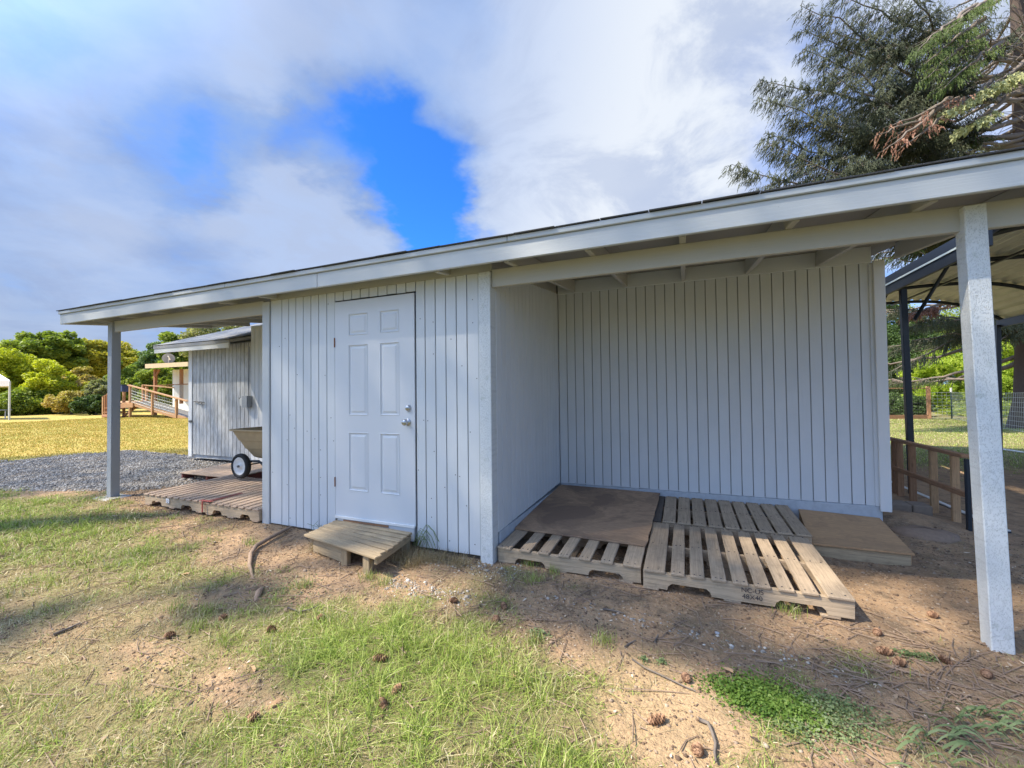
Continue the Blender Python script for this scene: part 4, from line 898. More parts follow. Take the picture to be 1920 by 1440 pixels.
for i,(nm,px,pt,pb,d,hw_,lb,mt_,n,ls) in enumerate(Bs): tree(nm,px,pt,pb,d,hw_,lb,'bush',mt_,n,ls,'hedge bushes at the lawn edge',seed=40+i,bush=True,nclump=70,cl=.26)
# right background behind the fence
Rb=[('tree',1760,655,800,27,50,'sunlit lime-green leafy shrub tree behind the wire fence','leaf_lime',26000,.17,27),
 ('tree',1880,670,800,26,46,'sunlit lime-green leafy tree behind the fence at the right edge','leaf_lime',22000,.17,28),
 ('tree',1690,600,800,30,56,'dark shaded tree left of the lime-green shrubs','leaf_deep',24000,.2,29),
 ('tree',1820,560,740,36,100,'tall mid-green tree filling the gap below the carport roof','leaf_mid',30000,.24,30),
 ('tree',1960,590,790,31,70,'tall pale green tree at the right edge beyond the fence','leaf_lime',24000,.22,31),
 ('tree',1650,560,790,38,80,'deep green tree behind the end of the building','leaf_deep',20000,.28,32)]
for (nm,px,pt,pb,d,hw_,lb,mt_,n,ls,sd2) in Rb: tree(nm,px,pt,pb,d,hw_,lb,'tree',mt_,n,ls,'trees behind the wire fence',seed=sd2,nclump=80,cl=.24)
tree('bush',1690,742,792,22.5,40,'ragged low undergrowth bush behind the gate section','bush','leaf_deep',8000,.14,None,71,bush=True)
tree('bush',1840,758,796,22.0,60,'dark undergrowth bush along the wire fence','bush','leaf_mid',9000,.14,None,72,bush=True)
# ------------------------------------------------------------------ big spruce
TB=G(dep(1935,775,15)); TB[2]-=.1
sp=thing('spruce_tree',TB,'huge old spruce with drooping branches and a brown dead bough, right behind the fence','tree')
HT=24.
tb('trunk',sp,'bark',[TB-[0,0,.3],TB+[0,0,.25],TB+[0.02,0,1.2],TB+[.1,0,4],TB+[.15,.1,9],TB+[.1,.1,16],TB+[0,0,HT]],[.75,.62,.46,.40,.32,.2,.03],14)
rg=np.random.default_rng(5)
tw_c=[];tw_d=[];tw_l=[];bare=MB();dead_c=[];dead_d=[];dead_l=[];gr_c=[];gr_d=[];gr_l=[]; li_c=[];li_d=[];li_l=[]
def bough(p0,p1,kind='needle',dens=1.0,sag=.12,inner=.25,hang=.5):
    p0=np.array(p0,float);p1=np.array(p1,float); L=np.linalg.norm(p1-p0); N=14
    pts=[]
    for k in range(N+1):
        u=k/N; q=p0+(p1-p0)*u; q[2]-=sag*L*math.sin(math.pi*u)*(1-.3*u); q+=rg.normal(size=3)*.02*L*math.sin(math.pi*u)*.5; pts.append(q)
    pts=np.array(pts); bare.tube(list(pts),list(np.linspace(.06+.004*L,.006,N+1)),5)
    d=(p1-p0)/L; side=np.cross(d,[0,0,1.]); side/=np.linalg.norm(side)
    n=int(L*9*dens)
    for k in range(n):
        u=inner+(1-inner)*rg.random()**.8; i=min(int(u*N),N-1); f=u*N-i; b0=pts[i]*(1-f)+pts[i+1]*f
        sl_=(1.0-u)*L*.30+.28; sl_=min(sl_,1.7)*rg.uniform(.6,1.1); sg=1 if rg.random()<.5 else -1
        sd_v=side*sg*rg.uniform(.6,1)+d*rg.uniform(.5,1.0)+np.array([0,0,rg.uniform(-.25,.12)]); sd_v/=np.linalg.norm(sd_v)
        if k%3==0: bare.tube([b0,b0+sd_v*sl_*.6+[0,0,-.04],b0+sd_v*sl_],[.010,.006,.002],3)
        m_=int(sl_*15*dens)+2
        for j in range(m_):
            v=(j+rg.random())/m_; q=b0+sd_v*sl_*v+[0,0,-.10*sl_*v*v]
            hd=np.array([rg.normal()*.30,rg.normal()*.30,-hang*1.6])+sd_v*.5; hd/=np.linalg.norm(hd); ll=rg.uniform(.10,.36)*(1.1-.4*v)
            A_={'needle':(tw_c,tw_d,tw_l),'dead':(dead_c,dead_d,dead_l),'green':(gr_c,gr_d,gr_l),'lichen':(li_c,li_d,li_l)}[kind]
            A_[0].append(q);A_[1].append(hd);A_[2].append(ll)
tips=[(1372,308,12.4),(1420,183,12.8),(1424,150,13.6),(1430,262,12.2),(1436,250,13.),(1500,10,13),(1506,92,12.4),(1500,55,13.8),(1452,350,12.8),(1500,318,12.2),(1540,360,12.6),(1480,225,13.2),(1560,-20,13),(1540,130,12),(1530,200,13.8),(1580,290,12.3),(1600,350,11.9),(1620,60,12.6),(1560,300,14.2),(1500,395,13.5),(1640,200,12.),(1680,-30,12),(1620,380,12.6),(1700,330,11.6),(1600,230,12.4),(1640,130,14),(1560,250,15),(1540,60,15)]
for (x_,y_,d) in tips:
    e_=dep(x_,y_,d); tz_=e_[2]-TB[2]; ro=np.array([TB[0]+.1,TB[1],TB[2]+max(2.4,tz_*1.02-.3+rg.uniform(-.6,.9))]); bough(ro,e_,'needle' if rg.random()<.93 else 'green',1.4,sag=.05+.07*rg.random(),inner=.25)
# general boughs all round
for k in range(120):
    z_=2.6+ (k/120)*19; a=rg.uniform(0,6.283); L=np.interp(z_,[2.5,6,10,22],[5.2,6.0,5.5,1.0])*rg.uniform(.75,1.05)
    dr=np.array([math.cos(a),math.sin(a),0]); 
    if dr@(-RGT)>.55 and z_<14: L*=1.15
    ro=TB+[0.1,0,z_]; e_=ro+dr*L+[0,0,rg.uniform(-.22,.02)*L]; bough(ro,e_,'needle' if rg.random()<.8 else 'green',.52,sag=.10,inner=.4)
# hanging lower sprays seen under the carport roof
for (x_,y_,d) in((1672,660,19.5),(1700,640,15.5),(1690,610,14.5),(1770,625,14.8),(1790,600,14.2),(1660,700,16),(1730,600,13.5),(1860,650,14),(1880,610,13.5),(1680,575,15)):
    e_=dep(x_,y_,d); bough(TB+[0,0,rg.uniform(3.2,4.4)],e_,'needle',1.0,sag=-.02,inner=.15,hang=1.0)
for (x_,y_,d) in((1640,255,11.2),(1655,240,11.5),(1690,275,11.3),(1730,210,11.4),(1660,280,11.0)): bough(dep(1790+rg.uniform(-20,20),185,11.9),dep(x_,y_,d),'dead',.36,sag=.03,inner=.05,hang=.6)
bough(dep(1790,560,13.8),dep(1708,590,13.5),'dead',1.6,sag=.0,inner=.1)
for (x_,y_) in((1800,185),(1860,150),(1910,130),(1830,215)): bough(dep(x_+60,y_-35,11.8),dep(x_-20,y_+20,11.4),'lichen',.8,sag=.05,inner=.4)
for (x_,y_) in((1740,60),(1760,110),(1780,40),(1755,85),(1790,130)): bough(dep(x_+90,y_-50,12.),dep(x_-20,y_+35,11.),'green',.9,sag=-.03,inner=.15,hang=1.1)
# bare radiating branches near the trunk
for k in range(34):
    a=rg.uniform(-.9,.5); s=dep(1925+rg.uniform(-15,50),rg.uniform(60,250),12.6); L=rg.uniform(1.2,3.0); e_=s+(-RGT*math.cos(a)+UPV*math.sin(a)*.7-FWD*rg.uniform(0,.5))*L; mid=(s+e_)/2+[0,0,.12*L]; bare.tube([s,mid,e_],[.022,.014,.004],4)
bare.out('bough','bark_gray',sp,smooth=True)
def twigs(c,d,l,name,mat,per=7,wf=.12):
    c=np.array(c);d=np.array(d);l=np.array(l)[:,None]; n=len(c); rng=np.random.default_rng(3)
    Vs=[];
    # a sprig: short leaflets on both sides of a hanging axis
    for k in range(per):
        u=(k+.2)/per; ax=rng.normal(size=(n,3)); s=np.cross(d,ax); s/=np.linalg.norm(s,axis=1)[:,None]+1e-9
        w_=(1.15-.6*u)*wf*l; b0=c+d*l*u; tip=b0+d*l*(1.25/per+.12)+s*w_*.55; m0=b0+s*w_
        V=np.stack([b0-s*w_*.25,m0,tip],1); Vs.append(V)
    V=np.concatenate(Vs,0).reshape(-1,3); F=np.arange(len(V)).reshape(-1,3); return mobj(name,V,F,mat,sp)
twigs(tw_c,tw_d,tw_l,'crown','needle',10,.075); twigs(gr_c,gr_d,gr_l,'green_sprays','needle_green',9,.10); twigs(dead_c,dead_d,dead_l,'dead_sprays','needle_dead',8,.11); twigs(li_c,li_d,li_l,'lichen','lichen',5,.3)
print('twigs',len(tw_c),len(gr_c),len(dead_c),len(li_c))
# ------------------------------------------------------------------ unseen tall trees behind the viewer, crowns shaped to shade the yard
cr=np.array([SAZ[1],-SAZ[0],0])          # across the sun direction
if cr@np.array([1,0,0])<0: cr=-cr
upv=np.cross(cr,SUN); upv=upv if upv[2]>0 else -upv
patches=[(gpt(1640,1125),.22),(gpt(1548,1172),.20),(np.array([3.62,.72,-.07]),.17),(np.array([3.8,.5,-.07]),.1),(gpt(740,1130),.28),(gpt(690,1150),.26),(gpt(820,1120),.2),(gpt(60,1080),.5),(gpt(280,1010),.4),(gpt(110,1220),.35),(gpt(30,1330),.4),(gpt(720,1120),.2),(gpt(300,1330),.3),(gpt(1200,1340),.22),(gpt(1460,1400),.25),(gpt(1330,1410),.2),(gpt(590,1090),.2),(gpt(430,1050),.35),(gpt(150,1000),.5),(gpt(20,960),.6),(gpt(450,1210),.22),(gpt(200,1400),.3),(gpt(860,1250),.38),(gpt(700,1340),.32),(gpt(950,1400),.3),(gpt(600,1210),.28),(gpt(470,1390),.3),(gpt(800,1400),.25),(gpt(1100,1400),.2)]
def shade_tree(cen_ground,width,height,dist,label,seed,den):
    rng=np.random.default_rng(seed); c=np.array(cen_ground,float)+SUN*dist; base=G(c); root=thing('tall_tree',base,label,'tree','unseen shade trees behind the viewer')
    n=int(den*width*height); a=rng.uniform(-1,1,n);b_=rng.uniform(-1,1,n);e_=rng.normal(size=n)*1.6
    nz=fbm(a*width*.5+seed*9,b_*height*.5,seed,4); ok=((np.abs(a)**2.6+np.abs(b_)**2.6)<1.0+.2*(nz-.5))&(nz>.12)
    p=c+cr*(a*width/2)[:,None]+upv*(b_*height/2)[:,None]+SUN*e_[:,None]; p=p[ok]
    keep=np.ones(len(p),bool)
    for (q,r) in patches:  # leaves cut out of the crown so sun falls on chosen spots
        d=p-q; al=d@SUN; off=np.linalg.norm(d-al[:,None]*SUN,axis=1); th=np.arctan2((d@upv),(d@cr)); keep&=off>r*(1.25+.5*np.sin(th*3+q[0]*5)+.3*np.sin(th*5+q[1]*9))
    p=p[keep]; V,F=leaves(p,.155,rng,aspect=1.3); mobj('crown',V,F,'leaf_mid',root)
    tb('trunk',root,'bark',[base-[0,0,.3],base+(c-base)*[.0,.0,.5],c,c+[0,0,height*.4]],[.5,.4,.28,.05],10)
cA=np.array([-4.0,-1.4,0]);cB=np.array([5.0,-1.6,0])
shade_tree(cA,11.0,13,30,'unseen tall broadleaf tree behind the viewer to the left, crown shaped for shade',1,200)
shade_tree(cB,10.2,12,31,'unseen tall broadleaf tree directly behind the viewer, crown shaped for shade',2,320)
# ------------------------------------------------------------------ grass
def blades(name,x,y,hgt,wd,green,rng,mat='grass_blade',lean=.5,zoff=0):
    n=len(x); z=gh(x,y)+.018*(fbm(x*5,y*5,21)-.47)-.003+zoff; b0=np.stack([x,y,z],1); a=rng.uniform(0,6.283,n); sd_v=np.stack([np.cos(a),np.sin(a),np.zeros(n)],1)
    la=rng.uniform(0,6.283,n); ln=rng.gamma(2.,lean*.5,n)[:,None]; lv=np.stack([np.cos(la),np.sin(la),np.zeros(n)],1); h=hgt[:,None]
    up_=np.array([0,0,1.]); mid=b0+up_*h*.55/np.sqrt(1+ln**2)+lv*h*ln*.25; tip=b0+up_*h/np.sqrt(1+ln**2*1.6)+lv*h*ln*.8; w_=wd[:,None]/2
    V=np.stack([b0-sd_v*w_,b0+sd_v*w_,mid+sd_v*w_*.8,tip,mid-sd_v*w_*.8],1).reshape(-1,3); F=np.arange(n*5).reshape(n,5)
    F3=np.concatenate([F[:,[0,1,2]],F[:,[0,2,4]],F[:,[4,2,3]]]); o=mobj(name,V,F3,mat,None,False,dict(green=np.repeat(green,5)),origin=(float(x.mean()),float(y.mean()),float(z.min()))); o['kind']='stuff'; return o
def scatter(n,x0,x1,y0,y1,rng): return rng.uniform(x0,x1,n),rng.uniform(y0,y1,n)
def infr(x,y,m_=60):
    z=gh(x,y); fz=(x-CAM[0])*FWD[0]+(y-CAM[1])*FWD[1]; px,py=proj(x,y,z); return (fz>.9)&(px>-m_)&(px<1920+m_)&(py<1500)
rg2=np.random.default_rng(8)
# near yard
x,y=scatter(1500000,-8,6.5,-2.6,.2,rg2); k=infr(x,y); x,y=x[k],y[k]
dist=np.hypot(x-CAM[0],y-CAM[1]); k=rg2.random(len(x))<np.clip(2.6/dist,.12,1)**1.2; x,y,dist=x[k],y[k],dist[k]
cv,gr_,gv_,gd_,_=masks(x,y); tuft=fbm(x*9,y*9,44,3); pr=np.clip((cv-.22)*1.6,0,1)**1.2*np.clip((tuft-.25)*2.6,.15,1)*(gv_<.5); k=rg2.random(len(x))<pr*.62; x,y,cv,gr_,dist,tuft=x[k],y[k],cv[k],gr_[k],dist[k],tuft[k]
print('yard blades',len(x))
h=.014+.040*cv*rg2.gamma(3,.33,len(x))*(.5+tuft)*(.55+.75*gr_); wd=rg2.uniform(.0022,.0050,len(x))*np.clip(dist/3.0,1,2.2)
blades('yard_grass',x,y,h,wd,np.clip(gr_*1.05-.10+.5*(fbm(x*4,y*4,71,3)-.45),0,1),rg2,lean=1.5)
# sparse straw litter over the bare soil
x,y=scatter(130000,-5,6.5,-2.6,1.8,rg2); k=infr(x,y)&~((x>1.5)&(x<4.7)&(y>-.05)&(y<1.9)); x,y=x[k],y[k]; cv,gr_,gv_,_,_=masks(x,y); k=(rg2.random(len(x))<.25+.6*(cv>.2))&(gv_<.5); x,y=x[k],y[k]
blades('dry_straw',x,y,rg2.uniform(.015,.06,len(x)),rg2.uniform(.0015,.0040,len(x)),np.zeros(len(x)),rg2,'straw',lean=4)
# lawn at left and right
x,y=scatter(260000,-24,-4,.2,12,rg2); k=infr(x,y); x,y=x[k],y[k]; dist=np.hypot(x-CAM[0],y-CAM[1]); _,_,_,gd_,_=masks(x,y); k=(rg2.random(len(x))<gd_*np.clip(10/dist,.2,1))&(gd_>.4); x,y,dist=x[k],y[k],dist[k]
print('lawn blades',len(x)); lg=np.clip(.36+.5*(fbm(x*.5,y*1.6,50)-.47)+.3*(fbm(x*3,y*3,51)-.47),0,1)
blades('golden_lawn_grass',x,y,rg2.uniform(.02,.05,len(x)),rg2.uniform(.006,.010,len(x))*dist/9,lg,rg2,mat='gold_blade',lean=.6)
x,y=scatter(150000,4.8,17,4.6,24,rg2); k=infr(x,y); x,y=x[k],y[k]; cv,gr_,_,_,_=masks(x,y); k=rg2.random(len(x))<cv; x,y=x[k],y[k]; dist=np.hypot(x-CAM[0],y-CAM[1])
blades('green_lawn_grass',x,y,rg2.uniform(.02,.06,len(x)),rg2.uniform(.005,.009,len(x))*dist/10,np.clip(.62+.6*(fbm(x,y,60)-.47),0,1),rg2,lean=.6)
# taller tufts
def tuftset(name,pts,n,r,h,mat='grass_blade',green=.7,lean=.6,w_=.003):
    xs_=[];ys_=[]
    for (px_,py_) in pts:
        c=gpt(px_,py_); xs_.append(c[0]+rg2.normal(size=n)*r);ys_.append(c[1]+rg2.normal(size=n)*r*.8)
    x=np.concatenate(xs_);y=np.concatenate(ys_); return blades(name,x,y,rg2.uniform(.4,1,len(x))*h,np.full(len(x),w_),np.clip(green+rg2.normal(size=len(x))*.15,0,1),rg2,mat,lean)
tuftset('weed_tufts',[(840,1235),(990,1060),(1040,1075),(1130,1205),(1000,1205),(940,1285),(720,1095),(690,1085),(570,1100),(610,1010),(1000,1090),(1440,1130),(1480,1150),(470,1020),(385,1150),(370,1180),(420,1205),(895,1285),(330,1145),(100,1090)],90,.035,.10)
tuftset('dry_grass_clump',[(770,1030),(785,1045),(755,1050),(800,1052),(830,1050),(860,1058),(770,1060),(650,1040),(600,1030)],240,.05,.14,'straw',0,1.6,.0028)
# clover patch
def clover(name,pts,r,n,mat,sz,hz):
    ps=[]
    for (px_,py_,rr,nn_) in pts:
        c=gpt(px_,py_); a=rg2.normal(size=(nn_,2))*rr*.55; q=np.stack([c[0]+a[:,0]*1.3,c[1]+a[:,1]*.9,np.zeros(nn_)],1); q[:,2]=gh(q[:,0],q[:,1])+rg2.uniform(.004,hz,nn_)*np.exp(-(a**2).sum(1)/rr**2); ps.append(q)
    p=np.concatenate(ps); V,F=leaves(p,sz,rg2,aspect=1.05,upb=1.5); o=mobj(name,V,F,mat); o['kind']='stuff'; return o
clover('clover_patch',[(1400,1300,.11,900),(1450,1310,.15,1500),(1480,1335,.12,1500),(1360,1290,.08,350),(1425,1325,.13,1200)],0,0,'clover',.012,.035)
clover('ground_weeds',[(1550,1330,.12,900),(1570,1370,.1,500),(1490,1375,.10,400),(1010,1190,.05,160),(1208,1240,.02,60),(1240,1243,.02,60),(1700,1230,.05,160),(1740,1235,.05,200),(540,1105,.2,300),(1600,1340,.1,300)],0,0,'weed',.011,.03)
# pulled weeds, lower right
def straps(name,pts,mat,label):
    mb=MB()
    for (px_,py_,n,L) in pts:
        for k in range(n):
            c=gpt(px_+rg2.normal()*38,py_+rg2.normal()*16); a=rg2.uniform(-.6,.6)+(0 if rg2.random()<.6 else 2.6); d=np.array([math.cos(a),math.sin(a),0]); s=np.array([-d[1],d[0],0])*rg2.uniform(.002,.0045); l=L*rg2.uniform(.5,1.2); cu=rg2.normal()*.3
            V=[];m_=5
            for j in range(m_+1):
                u=j/m_; q=c+d*l*u+s/np.linalg.norm(s)*cu*l*u*u*.5+[0,0,.012+.035*math.sin(u*3.1)]; wv=(1-u*.8)*(.4+1.2*math.sin(min(1,u*2+.2)*1.5)); V+=[q-s*wv,q+s*wv+[0,0,.004]]
            mb.add(V,[(2*j,2*j+1,2*j+3,2*j+2) for j in range(m_)])
    o=mb.out(name,mat); o['kind']='stuff'; return o
straps('pulled_weeds',[(1810,1360,20,.10),(1870,1370,20,.10),(1750,1408,16,.11),(1725,1398,10,.10),(1900,1350,12,.08)],'weed','')
# ------------------------------------------------------------------ litter: twigs, stones, gravel
def stones(name,n,fx,size,mat,seed):
    rng=np.random.default_rng(seed); x,y=fx(n,rng); z=gh(x,y)+.018*(fbm(x*5,y*5,21)-.47); r=size*rng.lognormal(0,.4,len(x)); c=np.stack([x,y,z+r*.25],1)
    ico=np.array([(0,0,1),(.9,0,.3),(.28,.85,.3),(-.72,.53,.3),(-.72,-.53,.3),(.28,-.85,.3),(.72,.53,-.4),(-.28,.85,-.4),(-.9,0,-.4),(-.28,-.85,-.4),(.72,-.53,-.4)])
    Fi=[(0,1,2),(0,2,3),(0,3,4),(0,4,5),(0,5,1),(1,6,2),(2,6,7),(2,7,3),(3,7,8),(3,8,4),(4,8,9),(4,9,5),(5,9,10),(5,10,1),(1,10,6)]
    V=c[:,None,:]+ico[None]*r[:,None,None]*(1+rng.uniform(-.3,.3,(len(x),11,3)))*np.array([1.2,1,.7]); F=(np.arange(len(x))[:,None,None]*11+np.array(Fi)[None]).reshape(-1,3)
    o=mobj(name,V.reshape(-1,3),F,mat,None); o['kind']='stuff'; return o
mt,t,b=newmat('gravel_stone'); r=t.a('ShaderNodeNewGeometry').outputs['Random Per Island']; t.l.new(t.ramp(r,[(0,(.18,.16,.135)),(.6,(.37,.34,.295)),(1,(.58,.54,.48))]),b.inputs['Base Color']); b.inputs['Roughness'].default_value=.9
mt,t,b=newmat('soil_crumb'); r=t.a('ShaderNodeNewGeometry').outputs['Random Per Island']; t.l.new(t.ramp(r,[(0,(.11,.07,.045)),(.6,(.22,.145,.09)),(1,(.40,.32,.24))]),b.inputs['Base Color']); b.inputs['Roughness'].default_value=.95
def fgrav(n,rng):
    x=rng.uniform(-12,-3.0,n*3);y=rng.uniform(-.6,2.6,n*3); k=infr(x,y); x,y=x[k],y[k]; m_=masks(x,y)[2]; k=(m_>.35)&(rng.random(len(x))<np.clip(7/np.hypot(x-3,y+3),.3,1)); return x[k],y[k]
stones('gravel_stones',22000,fgrav,.0085,'gravel_stone',1)
def fbase(n,rng):
    x=rng.uniform(.95,1.9,n);y=rng.normal(-.10,.07,n); x2=rng.uniform(1.0,1.75,n);y2=rng.normal(-.55,.06,n); x3=rng.normal(3.2,.5,n//2); y3=-.45+.12*(3.2-x3)+rng.normal(size=n//2)*.03
    return np.concatenate([x,x2,x3]),np.concatenate([y,y2,y3])
stones('pale_gravel_strip',300,fbase,.0055,'gravel_stone',2)
def fsoil(n,rng):
    x=rng.uniform(-4,6.5,n);y=rng.uniform(-2.4,1.9,n); k=infr(x,y); x,y=x[k],y[k]; cv=masks(x,y)[0]; k=(cv<.55); return x[k],y[k]
stones('soil_crumbs',60000,fsoil,.0038,'soil_crumb',3)
mb=MB(); rg3=np.random.default_rng(12)
for k in range(1900):
    x_=rg3.uniform(-4,6.2);y_=rg3.uniform(-2.3,.3)
    if k<650: x_=rg3.normal(4.6,.7);y_=rg3.normal(-.6,.35)
    z_=float(gh(x_,y_))+.008; a=rg3.uniform(0,3.14); L=rg3.gamma(2,.035); d=np.array([math.cos(a),math.sin(a),rg3.normal()*.05]); c=np.array([x_,y_,z_]); s=np.array([-d[1],d[0],0])*L*rg3.normal()*.15
    mb.tube([c-d*L,c+s,c+d*L],[.0032,.0026,.0015],4)
mb.out('twig_litter','root_bark',None)['kind']='stuff'
def chips(name,n,mat,seed,s0,s1):
    rng=np.random.default_rng(seed); x=rng.uniform(-5,6.5,n*2);y=rng.uniform(-2.4,1.6,n*2); k=infr(x,y)&~((x>1.5)&(x<4.75)&(y>-.05)); x,y=x[k],y[k]; c_=fbm(x*1.3,y*1.3,77); k=(rng.random(len(x))<np.clip((c_-.25)*2.2,.1,1))&(masks(x,y)[2]<.5); x,y=x[k],y[k]; m_=len(x)
    z=gh(x,y)+.018*(fbm(x*5,y*5,21)-.47)+rng.uniform(.002,.010,m_); a=rng.uniform(0,6.28,m_); L=rng.uniform(s0,s1,m_); wd_=L*rng.uniform(.2,.6,m_)
    d=np.stack([np.cos(a),np.sin(a),rng.normal(size=m_)*.25],1)*L[:,None]/2; q=np.stack([-np.sin(a),np.cos(a),rng.normal(size=m_)*.3],1)*wd_[:,None]/2; c=np.stack([x,y,z],1)
    V=np.stack([c-d,c-d*.3+q,c+d*.8+q*.5,c+d,c-d*.2-q],1).reshape(-1,3); o=mobj(name,V,np.arange(m_*5).reshape(m_,5),mat,None); o['kind']='stuff'
mt,t,b=newmat('litter'); r=t.a('ShaderNodeNewGeometry').outputs['Random Per Island']; t.l.new(t.ramp(r,[(0,(.05,.035,.025)),(.4,(.16,.10,.06)),(.7,(.34,.24,.15)),(1,(.66,.55,.42))]),b.inputs['Base Color']); b.inputs['Roughness'].default_value=.85
chips('ground_litter',16000,'litter',5,.006,.022); chips('leaf_litter',1500,'litter',6,.02,.045)
def stick(pts,r,label,name='stick',mat='bark_gray',cat='stick'):
    P_=[]
    for (a,b_) in pts: P_.append(gpt(a,b_)+[0,0,r*.8+.006])
    n=len(P_); return tag(tb(name,None,mat,P_,list(np.linspace(r,r*.45,n)),7),label,cat)
stick([(1311,1355),(1328,1362),(1335,1378),(1342,1400),(1340,1418),(1343,1436)],.009,'crooked gray stick beside the bottom pinecone')
stick([(1186,1240),(1210,1256),(1245,1272),(1282,1290),(1305,1300)],.005,'long thin twig running toward the clover patch')
stick([(1172,1217),(1180,1210),(1192,1204)],.006,'short curved twig on the soil below the stamped pallet')
stick([(1228,1207),(1232,1198),(1234,1193)],.006,'tiny upright forked twig on the bare soil')
stick([(1130,1145),(1150,1148),(1170,1153)],.007,'dark short stick below the front of the stamped pallet')
stick([(165,955),(120,1010)],.0,'x') if False else None
stick([(100,1195),(130,1182),(150,1172)],.010,'dark stick in the dry grass at the left')
stick([(540,1142),(560,1150),(580,1146),(598,1137)],.006,'thin reddish twig in the sunny grass patch')
stick([(1815,1385),(1850,1290)],.0,'x') if False else None
tag(tb('tree_root',None,'root_bark',[gpt(545,992)+[0,0,.02],gpt(530,1003)+[0,0,.035],gpt(505,1015)+[0,0,.03],gpt(480,1030)+[0,0,.03],gpt(470,1045)+[0,0,.028],gpt(468,1065)+[0,0,.02],gpt(475,1085)+[0,0,-.005]],[.012,.016,.018,.018,.018,.014,.008],8),'exposed tree root snaking over the soil left of the step','root')
tag(tb('tree_root',None,'root_bark',[gpt(492,1102)+[0,0,-.005],gpt(485,1115)+[0,0,.018],gpt(478,1128)+[0,0,-.01]],[.014,.022,.012],8),'short stub of root poking out of the soil in the dry grass','root')
# rocks
def rock(c,r,label,mat='stone_gray',sc=(1.2,1,.6),seed=0):
    rng=np.random.default_rng(seed); V=[];F=[];n=10;m_=6
    for j in range(m_+1):
        for i in range(n):
            a=2*math.pi*i/n;b_=math.pi*j/m_; k=1+.22*(rng.random()-.5); V.append((c[0]+r*sc[0]*k*math.sin(b_)*math.cos(a),c[1]+r*sc[1]*k*math.sin(b_)*math.sin(a),c[2]+r*sc[2]*k*math.cos(b_)))
    for j in range(m_):
        for i in range(n): F.append((j*n+i,j*n+(i+1)%n,(j+1)*n+(i+1)%n,(j+1)*n+i))
    return tag(mobj('rock',V,F,mat,None,True),label,'rock')
rock(gpt(366,857),.09,'gray rock at the foot of the weathered shed doors',seed=1)
rock(gpt(1735,988)+[0,0,-.03],.20,'flat brown half-buried stone beside the concrete blocks','root_bark',(1.3,.9,.35),2)
rock(gpt(1345,1187),.012,'small pale pebble in the dirt below the stamped pallet',seed=3)
# vine weeds by the door corner
mb=MB()
for k in range(14):
    b0=np.array([.93+rg2.normal()*.03,-.03,-.15]); a=rg2.uniform(-.2,1.2); L=rg2.uniform(.12,.34); e_=b0+[L*.9*math.cos(a),-.05*rg2.random(),L*.5*rg2.random()-.02]; mid=(b0+e_)/2+[0,-.01,L*.55]; mb.tube([b0,b0*.5+mid*.5+[0,0,.05*L],mid,e_*.6+mid*.4+[0,0,.03],e_],.0022,4)
for k in range(10):
    b0=np.array([-.12+rg2.normal()*.06,-.04,-.17]); mb.tube([b0,b0+[rg2.normal()*.03,-.01,.06],b0+[rg2.normal()*.07,-.02,rg2.uniform(.06,.13)]],.002,4)
mb.out('vine_weeds','weed',None)['kind']='stuff'
# ------------------------------------------------------------------ pinecones
def cone_mesh(L=.085,R=.022,seed=0):
    rng=np.random.default_rng(seed); V=[];F=[]; core=lathe([(.0,-L/2),(R*.5,-L*.4),(R*.6,0),(R*.35,L*.4),(0,L/2)],(0,0,0),(1,0,0),8); V+=[tuple(v) for v in core[0]];F+=core[1]
    n=46
    for k in range(n):
        u=k/n; x_=-L/2+L*u; r=R*math.sin(math.pi*(.12+.80*u))**.7; a=k*2.39996; d=np.array([0,math.cos(a),math.sin(a)]); s=np.array([0,-math.sin(a),math.cos(a)])
        b0=np.array([x_,0,0])+d*r*.45; tip=np.array([x_+L*.10,0,0])+d*r*1.25; w_=.0105*math.sin(math.pi*(.15+.7*u))+.002; mid=(b0*.35+tip*.65)
        o=len(V); V+=[tuple(b0),tuple(mid+s*w_),tuple(tip),tuple(mid-s*w_),tuple(mid+np.array([-.004,0,0])-d*.001)]; F+=[(o,o+1,o+4),(o+1,o+2,o+4),(o+2,o+3,o+4),(o+3,o,o+4)]
    me=bpy.data.meshes.new('pinecone'); me.from_pydata(V,[],F); me.materials.append(MATS['pinecone']); return me
CM=[cone_mesh(.075,.019,0),cone_mesh(.055,.018,1),cone_mesh(.045,.020,2)]
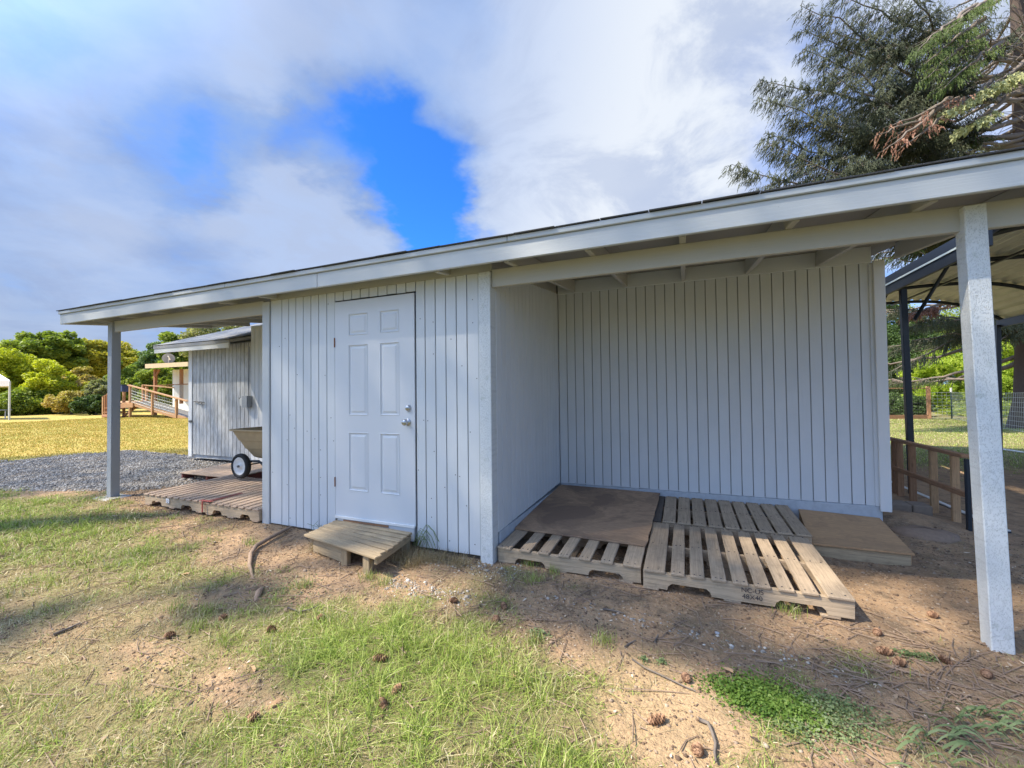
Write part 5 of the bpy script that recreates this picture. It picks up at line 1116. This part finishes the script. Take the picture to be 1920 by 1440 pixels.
PC=[(1230,1356,0,'long brown pinecone on the sandy soil, left of the crooked stick',.5),(1308,1414,2,'rounded reddish pinecone seen end-on beside the crooked stick',1.4),(1287,1277,1,'pale pinecone at the end of the long thin twig',2.),(508,1185,1,'brown pinecone at the edge of the sunlit grass patch',.2),(318,1196,1,'dark brown pinecone in the dry grass at the left',.6),(850,1130,1,'dark pinecone on bare soil right of the step',.1),(945,1141,1,'tan pinecone on bare soil below the corner post',2.2),(711,1240,0,'dark pinecone in the lush grass nearest the clump middle',.3),(743,1301,1,'blackish pinecone standing in the tall grass',1.4),(718,1328,1,'pinecone sunk in the grass directly below the blackish one',2.5),(1748,1157,1,'dark red pinecone on the dirt left of the right porch post',.2),(1645,1191,1,'small dark pinecone below the sun patch',1.0),(1657,1226,0,'pale brown pinecone in the twig litter left of the right post',.2),(1685,1247,1,'cream-tipped pinecone just below the pale brown one',.3),(1774,1244,1,'dark pinecone below the right porch post base',2.4),(418,1163,2,'small pinecone in the thin grass at the left',.9),(601,1163,2,'tiny brown pinecone on the bright grass',.9),(475,1352,2,'half hidden pinecone in the lower left grass',.9),(930,1166,2,'small brown cone on soil beside the tan one',1.8),(1850,1270,1,'dark pinecone at the right edge litter',1.0)]
for (px_,py_,k,lb,rz_) in PC:
    c=gpt(px_,py_)+[0,0,.016]; o=bpy.data.objects.new('pinecone',CM[k]); reg(o,Matrix.Translation(Vector(c))@Matrix.Rotation(rz_,4,'Z')@Matrix.Rotation(random.uniform(-.3,.3),4,'Y')); tag(o,lb,'pinecone','fallen pinecones')
# dry leaves
LF=[(953,1268,'curled brown leaf in the grass'),(477,1265,'pinkish dry leaf on the sandy patch'),(500,1330,'tan dry leaf at the edge of the lush grass'),(1355,1255,'small tan leaf on the bare soil'),(340,1080,'dry leaf in the thin grass near the root'),(1890,1190,'pale dry leaf right of the porch post base')]
for (px_,py_,lb) in LF:
    c=gpt(px_,py_)+[0,0,.012]; V=[(0,0,0),(.02,.012,.006),(.045,.010,.012),(.06,0,.004),(.045,-.012,.010),(.02,-.013,.004),(.03,0,.0)]; a=random.uniform(0,6); R_=np.array([[math.cos(a),-math.sin(a),0],[math.sin(a),math.cos(a),0],[0,0,1]])
    tag(mobj('dry_leaf',[c+R_@np.array(v) for v in V],[(0,1,6),(1,2,6),(2,3,6),(3,4,6),(4,5,6),(5,0,6)],'dry_leaf'),lb,'leaf')
